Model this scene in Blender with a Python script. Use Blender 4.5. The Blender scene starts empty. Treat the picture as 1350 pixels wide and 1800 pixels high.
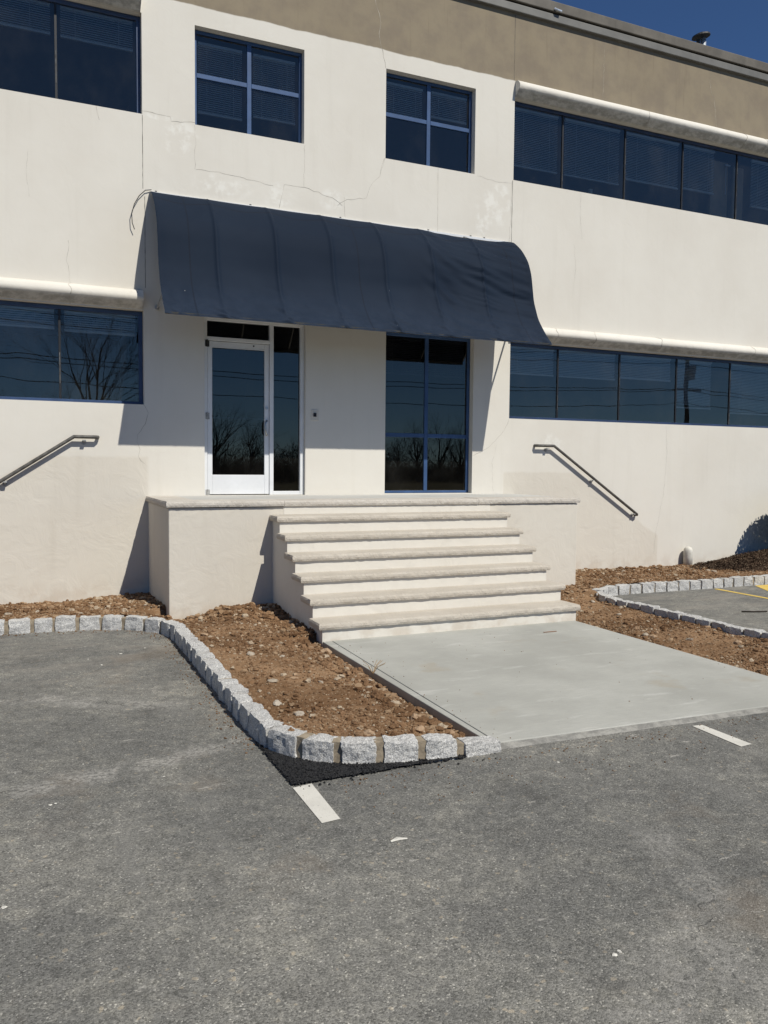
import bpy, bmesh, math, random
from mathutils import Vector, noise, geometry, Matrix
R = math.radians
sc = bpy.context.scene
col = sc.collection

# ------------------------------------------------------------------ camera
cd = bpy.data.cameras.new('camera')
cam = bpy.data.objects.new('camera', cd)
col.objects.link(cam)
right = Vector((0.91440141, -0.40470162, 0.00930901))
up = Vector((0.01457497, 0.0558951, 0.99833026))
fwd = Vector((0.4045462, 0.91273892, -0.05700907))
m = Matrix((right, up, -fwd)).transposed().to_4x4()
m.translation = Vector((0.0, -11.3944, 1.8442))
cam.matrix_world = m
cd.sensor_fit = 'VERTICAL'
cd.sensor_height = 24.0
cd.lens = 24.0 * 1424.066 / 1800.0
cd.clip_end = 2000
sc.camera = cam
sc.render.resolution_x = 768
sc.render.resolution_y = 1024

# ------------------------------------------------------------------ light
SUN = Vector((0.35, -1.0, 1.279)).normalized()
elev = math.asin(SUN.z)
azim = math.atan2(SUN.x, SUN.y)
world = bpy.data.worlds.new('World')
sc.world = world
world.use_nodes = True
wn = world.node_tree
wn.nodes.clear()
sky = wn.nodes.new('ShaderNodeTexSky')
sky.sky_type = 'NISHITA'
sky.sun_disc = False
sky.sun_elevation = elev
sky.sun_rotation = azim
sky.altitude = 3000
sky.air_density = 1.0
sky.dust_density = 0.0
sky.ozone_density = 8.0
bgn = wn.nodes.new('ShaderNodeBackground')
bgn.inputs['Strength'].default_value = 0.075
wo = wn.nodes.new('ShaderNodeOutputWorld')
tint = wn.nodes.new('ShaderNodeMix')
tint.data_type = 'RGBA'
tint.blend_type = 'MULTIPLY'
tint.inputs[0].default_value = 1.0
tint.inputs[7].default_value = (0.90, 1.0, 1.06, 1)
wn.links.new(sky.outputs[0], tint.inputs[6])
wn.links.new(tint.outputs[2], bgn.inputs['Color'])
wn.links.new(bgn.outputs[0], wo.inputs['Surface'])
sl = bpy.data.lights.new('sun', 'SUN')
sl.energy = 4.75
sl.angle = R(0.53)
sl.color = (1.0, 0.957, 0.865)
so = bpy.data.objects.new('sun', sl)
so.rotation_euler = SUN.to_track_quat('Z', 'Y').to_euler()
so.location = (10, -30, 40)
col.objects.link(so)
sc.view_settings.view_transform = 'Standard'
sc.view_settings.look = 'None'
sc.view_settings.exposure = 0
sc.view_settings.gamma = 1
sc.view_settings.use_curve_mapping = False
sc.cycles.use_denoising = True
sc.cycles.max_bounces = 8
sc.cycles.transparent_max_bounces = 12


# ------------------------------------------------------------------ helpers
def tag(o, label=None, cat=None, group=None, kind=None):
    if label: o['label'] = label
    if cat: o['category'] = cat
    if group: o['group'] = group
    if kind: o['kind'] = kind
    return o


def empty(name, loc=(0, 0, 0), rz=0.0):
    o = bpy.data.objects.new(name, None)
    o.location = loc
    o.rotation_euler = (0, 0, rz)
    o.empty_display_size = 0.2
    col.objects.link(o)
    return o


def link(name, me, mat=None, parent=None, smooth=False):
    """Vertices are given in world coordinates; a parent with a location gets them shifted."""
    o = bpy.data.objects.new(name, me)
    if mat is not None and not me.materials:
        me.materials.append(mat)
    if smooth:
        me.polygons.foreach_set('use_smooth', [True] * len(me.polygons))
    col.objects.link(o)
    if parent is not None:
        o.parent = parent
        off = Vector((0, 0, 0))
        q = parent
        while q is not None:
            off += q.location
            q = q.parent
        o.location = -off
    return o


class MB:
    def __init__(s): s.v = []; s.f = []; s.tone = []; s.use_tone = False

    def add(s, vs, fs, tone=None):
        b = len(s.v)
        s.v += [tuple(v) for v in vs]
        s.f += [tuple(i + b for i in f) for f in fs]
        if tone is not None:
            s.use_tone = True
            s.tone += [tone] * len(vs)

    def box(s, x0, x1, y0, y1, z0, z1):
        s.add([(x0, y0, z0), (x1, y0, z0), (x1, y1, z0), (x0, y1, z0), (x0, y0, z1), (x1, y0, z1), (x1, y1, z1), (x0, y1, z1)],
              [(0, 3, 2, 1), (4, 5, 6, 7), (0, 1, 5, 4), (1, 2, 6, 5), (2, 3, 7, 6), (3, 0, 4, 7)])

    def quad(s, a, b, c, d): s.add([a, b, c, d], [(0, 1, 2, 3)])

    def tube(s, pts, rad, n=8, caps=True):
        pts = [Vector(p) for p in pts]
        if not hasattr(rad, '__len__'): rad = [rad] * len(pts)
        vs = []; fs = []
        ref = None
        for i, p in enumerate(pts):
            if i == 0: t = pts[1] - p
            elif i == len(pts) - 1: t = p - pts[i - 1]
            else: t = (pts[i + 1] - p).normalized() + (p - pts[i - 1]).normalized()
            t.normalize()
            if ref is None:
                ref = Vector((0, 0, 1)) if abs(t.z) < 0.9 else Vector((1, 0, 0))
                u = t.cross(ref).normalized()
            else:
                u = (u - t * u.dot(t)).normalized()
            w = t.cross(u)
            for k in range(n):
                a = 2 * math.pi * (k + 0.5) / n
                vs.append(p + (u * math.cos(a) + w * math.sin(a)) * rad[i])
        for i in range(len(pts) - 1):
            for k in range(n):
                k2 = (k + 1) % n
                fs.append((i * n + k, i * n + k2, (i + 1) * n + k2, (i + 1) * n + k))
        if caps:
            fs.append(tuple(range(n - 1, -1, -1)))
            fs.append(tuple((len(pts) - 1) * n + k for k in range(n)))
        s.add(vs, fs)

    def mesh(s, name):
        me = bpy.data.meshes.new(name)
        me.from_pydata(s.v, [], s.f)
        if s.use_tone:
            a = me.attributes.new('tone', 'FLOAT', 'POINT')
            a.data.foreach_set('value', s.tone)
        me.update()
        return me

    def build(s, name, mat, parent=None, smooth=False):
        return link(name, s.mesh(name), mat, parent, smooth)


def bevel(o, w=0.004, seg=2):
    md = o.modifiers.new('bevel', 'BEVEL')
    md.width = w; md.segments = seg; md.limit_method = 'ANGLE'; md.angle_limit = R(40)
    return o


# ------------------------------------------------------------------ material helper
class Mat:
    def __init__(s, name):
        s.m = bpy.data.materials.new(name)
        s.m.use_nodes = True
        s.t = s.m.node_tree
        s.t.nodes.clear()
        s.out = s.t.nodes.new('ShaderNodeOutputMaterial')

    def n(s, typ, **kw):
        nd = s.t.nodes.new('ShaderNode' + typ)
        for k, v in kw.items():
            if k.startswith('i_'):
                s.set(nd.inputs[k[2:].replace('_', ' ')], v)
            else:
                setattr(nd, k, v)
        return nd

    def set(s, sock, v):
        if isinstance(v, bpy.types.NodeSocket): s.t.links.new(v, sock)
        else:
            if hasattr(sock.default_value, '__len__') and hasattr(v, '__len__') and len(v) == 3 and len(sock.default_value) == 4:
                v = (*v, 1)
            sock.default_value = v

    def math(s, op, a, b=None, c=None, clamp=False):
        nd = s.t.nodes.new('ShaderNodeMath'); nd.operation = op; nd.use_clamp = clamp
        s.set(nd.inputs[0], a)
        if b is not None: s.set(nd.inputs[1], b)
        if c is not None: s.set(nd.inputs[2], c)
        return nd.outputs[0]

    def vmath(s, op, a, b=None, out=0):
        nd = s.t.nodes.new('ShaderNodeVectorMath'); nd.operation = op
        s.set(nd.inputs[0], a)
        if b is not None:
            if op == 'SCALE': s.set(nd.inputs['Scale'], b)
            else: s.set(nd.inputs[1], b)
        return nd.outputs[out]

    def mix(s, f, a, b, blend='MIX'):
        nd = s.t.nodes.new('ShaderNodeMix'); nd.data_type = 'RGBA'; nd.blend_type = blend
        s.set(nd.inputs[0], f); s.set(nd.inputs[6], a); s.set(nd.inputs[7], b)
        return nd.outputs[2]

    def obj(s): return s.n('TexCoord').outputs['Object']

    def pos(s): return s.n('NewGeometry').outputs['Position']

    def noise(s, vec, scale, detail=4, rough=0.55, stretch=None, dist=0.0):
        if stretch:
            mp = s.n('Mapping'); s.set(mp.inputs['Vector'], vec); mp.inputs['Scale'].default_value = stretch
            vec = mp.outputs[0]
        nd = s.n('TexNoise'); s.set(nd.inputs['Vector'], vec)
        nd.inputs['Scale'].default_value = scale; nd.inputs['Detail'].default_value = detail
        nd.inputs['Roughness'].default_value = rough; nd.inputs['Distortion'].default_value = dist
        return nd.outputs['Fac']

    def ramp(s, f, lo, hi, a=0.0, b=1.0, smooth=True):
        nd = s.n('MapRange'); nd.interpolation_type = 'SMOOTHSTEP' if smooth else 'LINEAR'
        s.set(nd.inputs['Value'], f)
        for k, v in (('From Min', lo), ('From Max', hi), ('To Min', a), ('To Max', b)): s.set(nd.inputs[k], v)
        return nd.outputs[0]

    def bump(s, h, strength=0.3, dist=0.01, normal=None):
        nd = s.n('Bump'); nd.inputs['Strength'].default_value = strength; nd.inputs['Distance'].default_value = dist
        s.set(nd.inputs['Height'], h)
        if normal is not None: s.set(nd.inputs['Normal'], normal)
        return nd.outputs[0]

    def bsdf(s, color, rough=0.8, metallic=0.0, normal=None, spec=0.3, sheen=0.0):
        b = s.n('BsdfPrincipled')
        s.set(b.inputs['Base Color'], color); s.set(b.inputs['Roughness'], rough); s.set(b.inputs['Metallic'], metallic)
        b.inputs['Specular IOR Level'].default_value = spec
        if sheen:
            b.inputs['Sheen Weight'].default_value = sheen; b.inputs['Sheen Roughness'].default_value = 0.4
        if normal is not None: s.set(b.inputs['Normal'], normal)
        s.t.links.new(b.outputs[0], s.out.inputs['Surface'])
        return b

    def sep(s, vec):
        nd = s.n('SeparateXYZ'); s.set(nd.inputs[0], vec)
        return nd.outputs

    def polyline(s, p2, pts):
        """distance from flattened position p2 to a polyline"""
        best = None
        for (a, b) in zip(pts[:-1], pts[1:]):
            A = Vector((*a, 0)); B = Vector((*b, 0)); D = B - A
            pa = s.vmath('SUBTRACT', p2, tuple(A))
            t = s.math('MULTIPLY', s.vmath('DOT_PRODUCT', pa, tuple(D), out=1), 1 / D.length_squared, clamp=True)
            q = s.vmath('SUBTRACT', pa, s.vmath('SCALE', tuple(D), t))
            d = s.vmath('LENGTH', q, out=1)
            best = d if best is None else s.math('MINIMUM', best, d)
        return best

    def blob(s, x, z, cx, cz, rx, rz):
        """1 in the middle of an ellipse, 0 outside"""
        a = s.math('DIVIDE', s.math('SUBTRACT', x, cx), rx)
        b = s.math('DIVIDE', s.math('SUBTRACT', z, cz), rz)
        d = s.math('ADD', s.math('MULTIPLY', a, a), s.math('MULTIPLY', b, b))
        return s.ramp(d, 0.2, 1.0, 1.0, 0.0)


# ------------------------------------------------------------------ materials
def mat_stucco(name, facade=True):
    M = Mat(name)
    P = M.pos()
    x, y, z = M.sep(P)[:3]
    cream = (0.678, 0.648, 0.582)
    fresh = (0.628, 0.590, 0.516)
    n1 = M.noise(P, 0.55, 5, 0.6)
    n2 = M.noise(P, 2.6, 5, 0.6)
    streak = M.noise(P, 1.0, 4, 0.6, stretch=(5.0, 5.0, 0.35))
    grain = M.noise(P, 260, 2, 0.7)
    trowel = M.noise(P, 3.2, 5, 0.55, dist=1.2)
    if facade:
        wob = M.math('MULTIPLY', M.math('SUBTRACT', M.noise(P, 2.3, 3), 0.5), 0.06)
        zz = M.math('ADD', z, wob)
        xx = M.math('ADD', x, wob)
        # fresh stucco patches where the old steps stood
        top1 = M.math('MINIMUM', 1.93, M.math('ADD', M.math('MULTIPLY', xx, 0.66), 1.84))
        m1 = M.math('MULTIPLY', M.ramp(M.math('SUBTRACT', top1, zz), -0.025, 0.03), M.ramp(x, 1.50, 1.56, 1, 0))
        top2 = M.math('MINIMUM', 1.76, M.math('ADD', M.math('MULTIPLY', xx, -0.614), 1.76 + 8.65 * 0.614))
        m2 = M.math('MULTIPLY', M.ramp(M.math('SUBTRACT', top2, zz), -0.025, 0.03), M.ramp(x, 7.18, 7.20))
        m2 = M.math('MULTIPLY', m2, M.ramp(xx, 10.47, 10.50, 1, 0))
        pm = M.math('MAXIMUM', m1, m2)
        tan_m = M.ramp(zz, 8.015, 8.035)
        # upper strip-window panels are a touch paler than the centre bay
        base = M.mix(pm, cream, fresh)
        tanc = M.mix(M.ramp(n2, 0.35, 0.7), (0.272, 0.228, 0.162), (0.228, 0.190, 0.142))
        base = M.mix(tan_m, base, tanc)
    else:
        base = fresh if name == 'fresh_stucco' else cream
        pm = 1.0
    c = M.mix(M.ramp(n1, 0.35, 0.68, 0.0, 0.55), base, M.mix(1.0, base, (0.90, 0.885, 0.87), 'MULTIPLY'))
    c = M.mix(M.ramp(streak, 0.52, 0.78, 0.0, 0.28), c, M.mix(1.0, c, (0.84, 0.83, 0.81), 'MULTIPLY'))
    c = M.mix(M.ramp(n2, 0.55, 0.75, 0.0, 0.35), c, M.mix(1.0, c, (1.05, 1.05, 1.06), 'MULTIPLY'))
    if facade:
        # chalky repairs and effloresced spots
        det = M.ramp(M.noise(P, 6.5, 5, 0.6), 0.44, 0.62)
        b = None
        for (cx, cz, rx, rz) in [(6.95, 5.98, .42, .34), (6.72, 5.72, .15, .3), (2.0, 6.3, .28, .22), (1.95, 6.12, .2, .15), (4.2, 5.72, .28, .2),
                                 (2.55, 5.68, .5, .2), (5.9, 7.0, .01, .01), (3.35, 5.65, .25, .25), (7.05, 6.25, .18, .15), (1.75, 6.47, .35, .05), (8.1, 2.2, .35, .25)]:
            g = M.blob(x, z, cx, cz, rx, rz)
            b = g if b is None else M.math('MAXIMUM', b, g)
        c = M.mix(M.math('MULTIPLY', M.math('MULTIPLY', b, det), 0.6), c, (0.78, 0.765, 0.71))
        # grime just below the window openings and drips over the tan band
        drip = M.ramp(M.noise(P, 1.0, 4, 0.7, stretch=(9.0, 9.0, 0.5)), 0.56, 0.74)
        c = M.mix(M.math('MULTIPLY', M.math('MULTIPLY', drip, tan_m), 0.5), c, M.mix(1.0, c, (0.72, 0.7, 0.68), 'MULTIPLY'))
        low = M.math('MULTIPLY', M.ramp(z, 5.0, 6.6), M.ramp(z, 6.6, 8.0, 1, 0))
        c = M.mix(M.math('MULTIPLY', M.math('MULTIPLY', drip, low), 0.3), c, M.mix(1.0, c, (0.86, 0.85, 0.84), 'MULTIPLY'))
        # soil splash at the foot of the wall
        sp = M.math('MULTIPLY', M.ramp(z, 0.05, 0.4, 1, 0), M.ramp(M.noise(P, 5, 4), 0.4, 0.62))
        c = M.mix(M.math('MULTIPLY', sp, 0.22), c, (0.36, 0.25, 0.16))
    else:
        sp = M.math('MULTIPLY', M.ramp(z, 0.02, 0.3, 1, 0), M.ramp(M.noise(P, 5, 4), 0.4, 0.62))
        c = M.mix(M.math('MULTIPLY', sp, 0.3), c, (0.36, 0.26, 0.17))
        blot = M.ramp(M.noise(P, 3.7, 6, 0.65, dist=0.6), 0.56, 0.72)
        c = M.mix(M.math('MULTIPLY', blot, 0.3), c, M.mix(1.0, c, (0.78, 0.78, 0.78), 'MULTIPLY'))
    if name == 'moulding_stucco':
        # mildew marks and painted-in shade along the underside of both mouldings
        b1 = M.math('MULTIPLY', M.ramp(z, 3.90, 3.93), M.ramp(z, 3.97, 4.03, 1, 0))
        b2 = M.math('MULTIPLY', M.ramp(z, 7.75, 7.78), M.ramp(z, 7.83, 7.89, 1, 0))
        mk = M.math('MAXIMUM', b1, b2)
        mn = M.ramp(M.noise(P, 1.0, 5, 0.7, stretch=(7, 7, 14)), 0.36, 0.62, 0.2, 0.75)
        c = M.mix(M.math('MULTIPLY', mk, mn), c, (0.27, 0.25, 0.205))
    c = M.mix(M.ramp(grain, 0.3, 0.7, 0.0, 0.25), c, M.mix(1.0, c, (0.9, 0.9, 0.9), 'MULTIPLY'))
    h = M.math('ADD', M.math('MULTIPLY', trowel, 1.0), M.math('MULTIPLY', grain, 0.05))
    h = M.math('ADD', h, M.math('MULTIPLY', M.noise(P, 14, 4, 0.6), 0.12))
    if facade:
        h = M.math('MULTIPLY', M.math('SUBTRACT', h, 0.585), M.ramp(pm, 0.0, 1.0, 0.32, 1.0))
    nb = M.bump(h, 0.6, 0.014)
    M.bsdf(c, 0.92, normal=nb, spec=0.15)
    return M.m


def mat_plain(name, color, rough=0.6, metallic=0.0, nscale=8.0, var=0.12, bumps=0.0, bscale=60, spec=0.4, sheen=0.0):
    M = Mat(name)
    P = M.pos()
    n = M.noise(P, nscale, 5, 0.6)
    c = M.mix(M.ramp(n, 0.3, 0.7), tuple(v * (1 - var) for v in color), tuple(min(1, v * (1 + var)) for v in color))
    nb = M.bump(M.noise(P, bscale, 4, 0.6), bumps, 0.004) if bumps else None
    M.bsdf(c, rough, metallic, nb, spec, sheen)
    return M.m


def mat_asphalt():
    M = Mat('weathered_asphalt')
    P = M.pos()
    flat = M.vmath('MULTIPLY', P, (1, 1, 0))
    x, y, z = M.sep(P)[:3]
    vo = M.n('TexVoronoi', feature='F1'); M.set(vo.inputs['Vector'], flat); vo.inputs['Scale'].default_value = 150
    cell = M.sep(vo.outputs['Color'])[0]
    cell2 = M.sep(vo.outputs['Color'])[1]
    v2 = M.n('TexVoronoi', feature='F1'); M.set(v2.inputs['Vector'], flat); v2.inputs['Scale'].default_value = 62
    c2 = M.sep(v2.outputs['Color'])[0]
    big = M.noise(flat, 0.45, 6, 0.68)
    small = M.noise(flat, 11, 5, 0.75)
    mid = M.noise(flat, 2.2, 5, 0.65)
    fine = M.noise(flat, 55, 3, 0.7)
    base = M.mix(M.ramp(cell, 0.0, 1.0, 0, 1, False), (0.066, 0.066, 0.060), (0.203, 0.199, 0.183))
    base = M.mix(M.ramp(fine, 0.35, 0.7, 0, 0.45), base, (0.135, 0.133, 0.126))
    base = M.mix(M.ramp(cell2, 0.972, 0.985, 0, 0.8), base, (0.34, 0.33, 0.30))       # pale aggregate
    base = M.mix(M.ramp(c2, 0.988, 0.992, 0, 0.5), base, (0.30, 0.26, 0.20))
    base = M.mix(M.ramp(big, 0.42, 0.62, 0, 0.9), base, M.mix(1.0, base, (1.42, 1.40, 1.36), 'MULTIPLY'))
    base = M.mix(M.ramp(mid, 0.5, 0.66, 0, 0.6), base, M.mix(1.0, base, (1.35, 1.33, 1.28), 'MULTIPLY'))
    base = M.mix(M.ramp(mid, 0.28, 0.44, 0.7, 0), base, M.mix(1.0, base, (0.74, 0.735, 0.73), 'MULTIPLY'))
    base = M.mix(M.ramp(small, 0.50, 0.64, 0, 0.65), base, M.mix(1.0, base, (1.4, 1.38, 1.33), 'MULTIPLY'))
    base = M.mix(M.ramp(small, 0.38, 0.49, 0.6, 0), base, M.mix(1.0, base, (0.72, 0.72, 0.72), 'MULTIPLY'))
    oil = M.ramp(M.noise(M.vmath('ADD', flat, (21, 2, 0)), 1.3, 5, 0.7), 0.57, 0.70)
    base = M.mix(M.math('MULTIPLY', oil, 0.45), base, (0.055, 0.053, 0.05))
    tyre = M.ramp(M.noise(flat, 1.0, 4, 0.6, stretch=(2.6, 0.35, 1)), 0.56, 0.72)
    base = M.mix(M.math('MULTIPLY', tyre, 0.35), base, (0.20, 0.195, 0.18))
    # rusty / sandy blotches
    rust = M.ramp(M.noise(M.vmath('ADD', flat, (13, 5, 0)), 0.9, 5, 0.65), 0.56, 0.70)
    base = M.mix(M.math('MULTIPLY', rust, 0.35), base, (0.19, 0.15, 0.11))
    # dusty film in front of the beds
    dust = M.math('MULTIPLY', M.ramp(y, -5.4, -2.3), M.ramp(M.noise(flat, 1.7, 5, 0.6, stretch=(0.6, 2.2, 1)), 0.45, 0.66))
    base = M.mix(M.math('MULTIPLY', dust, 0.45), base, (0.27, 0.245, 0.21))
    # cracks with crumbled pale edges
    dis = M.n('TexNoise'); M.set(dis.inputs['Vector'], flat); dis.inputs['Scale'].default_value = 3.5; dis.inputs['Detail'].default_value = 5
    wv = M.vmath('MULTIPLY', M.vmath('SUBTRACT', dis.outputs['Color'], (0.5, 0.5, 0.5)), (0.34, 0.34, 0))
    pw = M.vmath('ADD', flat, wv)
    cr = M.polyline(pw, [(-1.6, -6.9), (-0.9, -6.62), (-0.15, -6.5), (0.25, -6.42), (0.63, -6.36), (1.3, -6.14)])
    cr = M.math('MINIMUM', cr, M.polyline(pw, [(2.9, -8.35), (2.7, -8.75), (2.42, -9.05), (2.42, -9.25), (2.1, -9.9), (2.3, -11.5)]))
    cr = M.math('MINIMUM', cr, M.polyline(pw, [(2.42, -9.05), (1.7, -9.5)]))
    cr = M.math('MINIMUM', cr, M.polyline(pw, [(-3.0, -3.9), (0.0, -4.6), (1.0, -5.2)]))
    brk = M.ramp(M.noise(flat, 4.5, 5, 0.65), 0.38, 0.56)
    wide = M.math('MULTIPLY', M.ramp(cr, 0.02, 0.16, 1, 0), brk)
    grit = M.ramp(M.noise(flat, 38, 4, 0.7), 0.38, 0.6)
    base = M.mix(M.math('MULTIPLY', M.math('MULTIPLY', wide, grit), M.ramp(x, 1.5, 2.0, 0.75, 0.42)), base, (0.36, 0.345, 0.315))
    thin = M.math('MULTIPLY', M.ramp(cr, 0.002, 0.007, 1, 0), M.ramp(M.noise(flat, 2.4, 3), 0.50, 0.58))
    base = M.mix(M.math('MULTIPLY', M.math('MULTIPLY', thin, M.ramp(x, 1.5, 2.0, 0.55, 0.22)), 1.0), base, (0.03, 0.03, 0.03))
    # scuffs: short pale scrapes
    scf = M.noise(M.vmath('ADD', flat, (3, 7, 0)), 1.0, 5, 0.75, stretch=(3.2, 9.0, 1))
    base = M.mix(M.ramp(scf, 0.635, 0.675, 0, 0.6), base, (0.42, 0.40, 0.36))
    h = M.math('ADD', M.math('MULTIPLY', M.math('SUBTRACT', 1.0, vo.outputs['Distance']), 0.6), M.math('MULTIPLY', fine, 0.8))
    h = M.math('SUBTRACT', h, M.math('MULTIPLY', thin, 0.7))
    nb = M.bump(h, 0.8, 0.005)
    M.bsdf(base, 0.88, normal=nb, spec=0.25)
    return M.m


def mat_fresh_asphalt():
    M = Mat('fresh_asphalt')
    P = M.pos()
    vo = M.n('TexVoronoi', feature='F1'); M.set(vo.inputs['Vector'], P); vo.inputs['Scale'].default_value = 140
    c = M.mix(M.sep(vo.outputs['Color'])[0], (0.004, 0.004, 0.005), (0.013, 0.013, 0.014))
    M.bsdf(c, 0.55, normal=M.bump(vo.outputs['Distance'], 1.0, 0.008), spec=0.5)
    return M.m


def mat_concrete():
    M = Mat('broom_concrete')
    P = M.pos()
    a = M.noise(P, 0.9, 5, 0.6)
    br = M.noise(P, 1.0, 4, 0.7, stretch=(6, 60, 1))
    c = M.mix(M.ramp(a, 0.3, 0.7), (0.335, 0.333, 0.300), (0.445, 0.442, 0.402))
    c = M.mix(M.ramp(br, 0.35, 0.7, 0, 0.4), c, (0.31, 0.31, 0.285))
    w = M.ramp(M.noise(P, 1.0, 6, 0.7, stretch=(1.6, 7, 1)), 0.56, 0.68)
    c = M.mix(M.math('MULTIPLY', w, 0.42), c, (0.56, 0.555, 0.52))
    d = M.ramp(M.noise(M.vmath('ADD', P, (4, 9, 0)), 1.6, 5, 0.6), 0.60, 0.72)
    c = M.mix(M.math('MULTIPLY', d, 0.4), c, (0.33, 0.28, 0.2))
    g = M.noise(P, 220, 2)
    c = M.mix(M.ramp(g, 0.35, 0.7, 0, 0.3), c, (0.27, 0.27, 0.25))
    x, y, z = M.sep(P)[:3]
    M.bsdf(c, 0.88, normal=M.bump(M.math('ADD', g, M.math('MULTIPLY', br, 1.5)), 0.3, 0.003), spec=0.25)
    return M.m


def mat_granite():
    M = Mat('granite')
    P = M.pos()
    vo = M.n('TexVoronoi', feature='F1'); M.set(vo.inputs['Vector'], P); vo.inputs['Scale'].default_value = 210
    k = M.sep(vo.outputs['Color'])[0]
    c = M.mix(M.ramp(k, 0.1, 0.9), (0.335, 0.33, 0.318), (0.665, 0.655, 0.622))
    c = M.mix(M.ramp(k, 0.93, 0.96, 0, 0.8), c, (0.16, 0.16, 0.165))
    oi = M.n('ObjectInfo').outputs['Random']
    c = M.mix(M.ramp(oi, 0.0, 1.0, 0, 0.5, False), c, M.mix(1.0, c, (0.84, 0.835, 0.84), 'MULTIPLY'))
    n = M.noise(P, 9, 4)
    c = M.mix(M.ramp(n, 0.5, 0.72, 0, 0.35), c, (0.38, 0.375, 0.37))
    rb = M.math('ADD', M.noise(P, 48, 5, 0.7), M.math('MULTIPLY', M.noise(P, 17, 3), 1.2))
    M.bsdf(c, 0.8, normal=M.bump(rb, 0.9, 0.012), spec=0.35)
    return M.m


def mat_limestone(name, a, b, rough_face=1.0):
    M = Mat(name)
    P = M.pos()
    c = M.mix(M.ramp(M.noise(P, 2.2, 5, 0.6, stretch=(1, 1, 3)), 0.3, 0.7), a, b)
    g = M.noise(P, 180, 3, 0.7)
    c = M.mix(M.ramp(g, 0.35, 0.65, 0, 0.35), c, tuple(v * 0.8 for v in a))
    mp_ = M.n('Mapping'); M.set(mp_.inputs['Vector'], P); mp_.inputs['Rotation'].default_value = (0, R(35), 0)
    ch = M.noise(mp_.outputs[0], 1.0, 4, 0.7, stretch=(70, 30, 16))
    st = M.ramp(M.noise(P, 4.5, 4), 0.6, 0.75)
    c = M.mix(M.math('MULTIPLY', st, 0.3), c, tuple(v * 0.72 for v in a))
    M.bsdf(c, 0.9, normal=M.bump(M.math('ADD', ch, M.math('MULTIPLY', g, 0.3)), 0.9 * rough_face, 0.012), spec=0.15)
    return M.m


def mat_soil(name, dark, light, clod=False):
    M = Mat(name)
    P = M.pos()
    a = M.noise(P, 1.3, 5, 0.65)
    b = M.noise(P, 26, 5, 0.7)
    c = M.mix(M.ramp(a, 0.34, 0.66), dark, light)
    c = M.mix(M.ramp(b, 0.3, 0.7, 0, 0.6), c, M.mix(1.0, c, (0.62, 0.60, 0.58), 'MULTIPLY'))
    if clod:
        at = M.n('Attribute', attribute_name='tone').outputs['Fac']
        c = M.mix(M.ramp(at, 0.0, 0.55, 0, 1, False), M.mix(1.0, c, (0.62, 0.58, 0.55), 'MULTIPLY'), c)
        c = M.mix(M.ramp(at, 0.72, 0.85, 0, 0.7, False), c, (0.36, 0.255, 0.16))
        c = M.mix(M.ramp(at, 0.93, 0.95, 0, 0.8), c, (0.46, 0.38, 0.28))
    else:
        vo = M.n('TexVoronoi', feature='F1'); M.set(vo.inputs['Vector'], P); vo.inputs['Scale'].default_value = 90
        k = M.sep(vo.outputs['Color'])[0]
        c = M.mix(M.ramp(k, 0.93, 0.96, 0, 0.8), c, (0.36, 0.28, 0.19))
    h = M.math('ADD', M.noise(P, 60, 5, 0.75), M.math('MULTIPLY', b, 1.5))
    M.bsdf(c, 0.97, normal=M.bump(h, 0.9, 0.012), spec=0.08)
    return M.m


def mat_paint(name, color, wear=0.5):
    M = Mat(name)
    P = M.pos()
    g = M.noise(P, 60, 5, 0.75)
    c = M.mix(M.ramp(g, wear + 0.08, wear + 0.16, 0, 0.75), color, (0.14, 0.135, 0.125))
    c = M.mix(M.ramp(M.noise(P, 5, 4), 0.45, 0.7, 0, 0.4), c, tuple(v * 0.75 for v in color))
    M.bsdf(c, 0.8, normal=M.bump(M.noise(P, 140, 3, 0.7), 0.6, 0.005), spec=0.25)
    return M.m


def mat_glass(name, tint, gloss, wob=0.00035, seed=0.0):
    M = Mat(name)
    P = M.pos()
    rnd = M.n('ObjectInfo').outputs['Random']
    off = M.n('CombineXYZ'); M.set(off.inputs[0], M.math('MULTIPLY', rnd, 37.0))
    Q = M.vmath('ADD', P, off.outputs[0])
    nb = M.bump(M.noise(Q, 1.6, 1, 0.4), 1.0, wob * 3)
    tr = M.n('BsdfTransparent'); M.set(tr.inputs[0], tint)
    gl = M.n('BsdfGlossy'); M.set(gl.inputs['Color'], (1.0, 0.97, 0.88)); M.set(gl.inputs['Roughness'], 0.0); M.set(gl.inputs['Normal'], nb)
    dif = M.n('BsdfDiffuse'); M.set(dif.inputs['Color'], (0.5, 0.48, 0.44))
    fr = M.n('Fresnel'); fr.inputs['IOR'].default_value = 1.5
    f = M.math('ADD', M.math('MULTIPLY', fr.outputs[0], 1.1), gloss, clamp=True)
    ms = M.n('MixShader'); M.set(ms.inputs[0], f); M.t.links.new(tr.outputs[0], ms.inputs[1]); M.t.links.new(gl.outputs[0], ms.inputs[2])
    # thin film of dust, thicker in smears
    du = M.ramp(M.noise(P, 1.6, 5, 0.65, stretch=(1, 1, 0.6)), 0.42, 0.75, 0.004, 0.022)
    ds = M.n('MixShader'); M.set(ds.inputs[0], du); M.t.links.new(ms.outputs[0], ds.inputs[1]); M.t.links.new(dif.outputs[0], ds.inputs[2])
    M.t.links.new(ds.outputs[0], M.out.inputs['Surface'])
    return M.m


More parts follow.
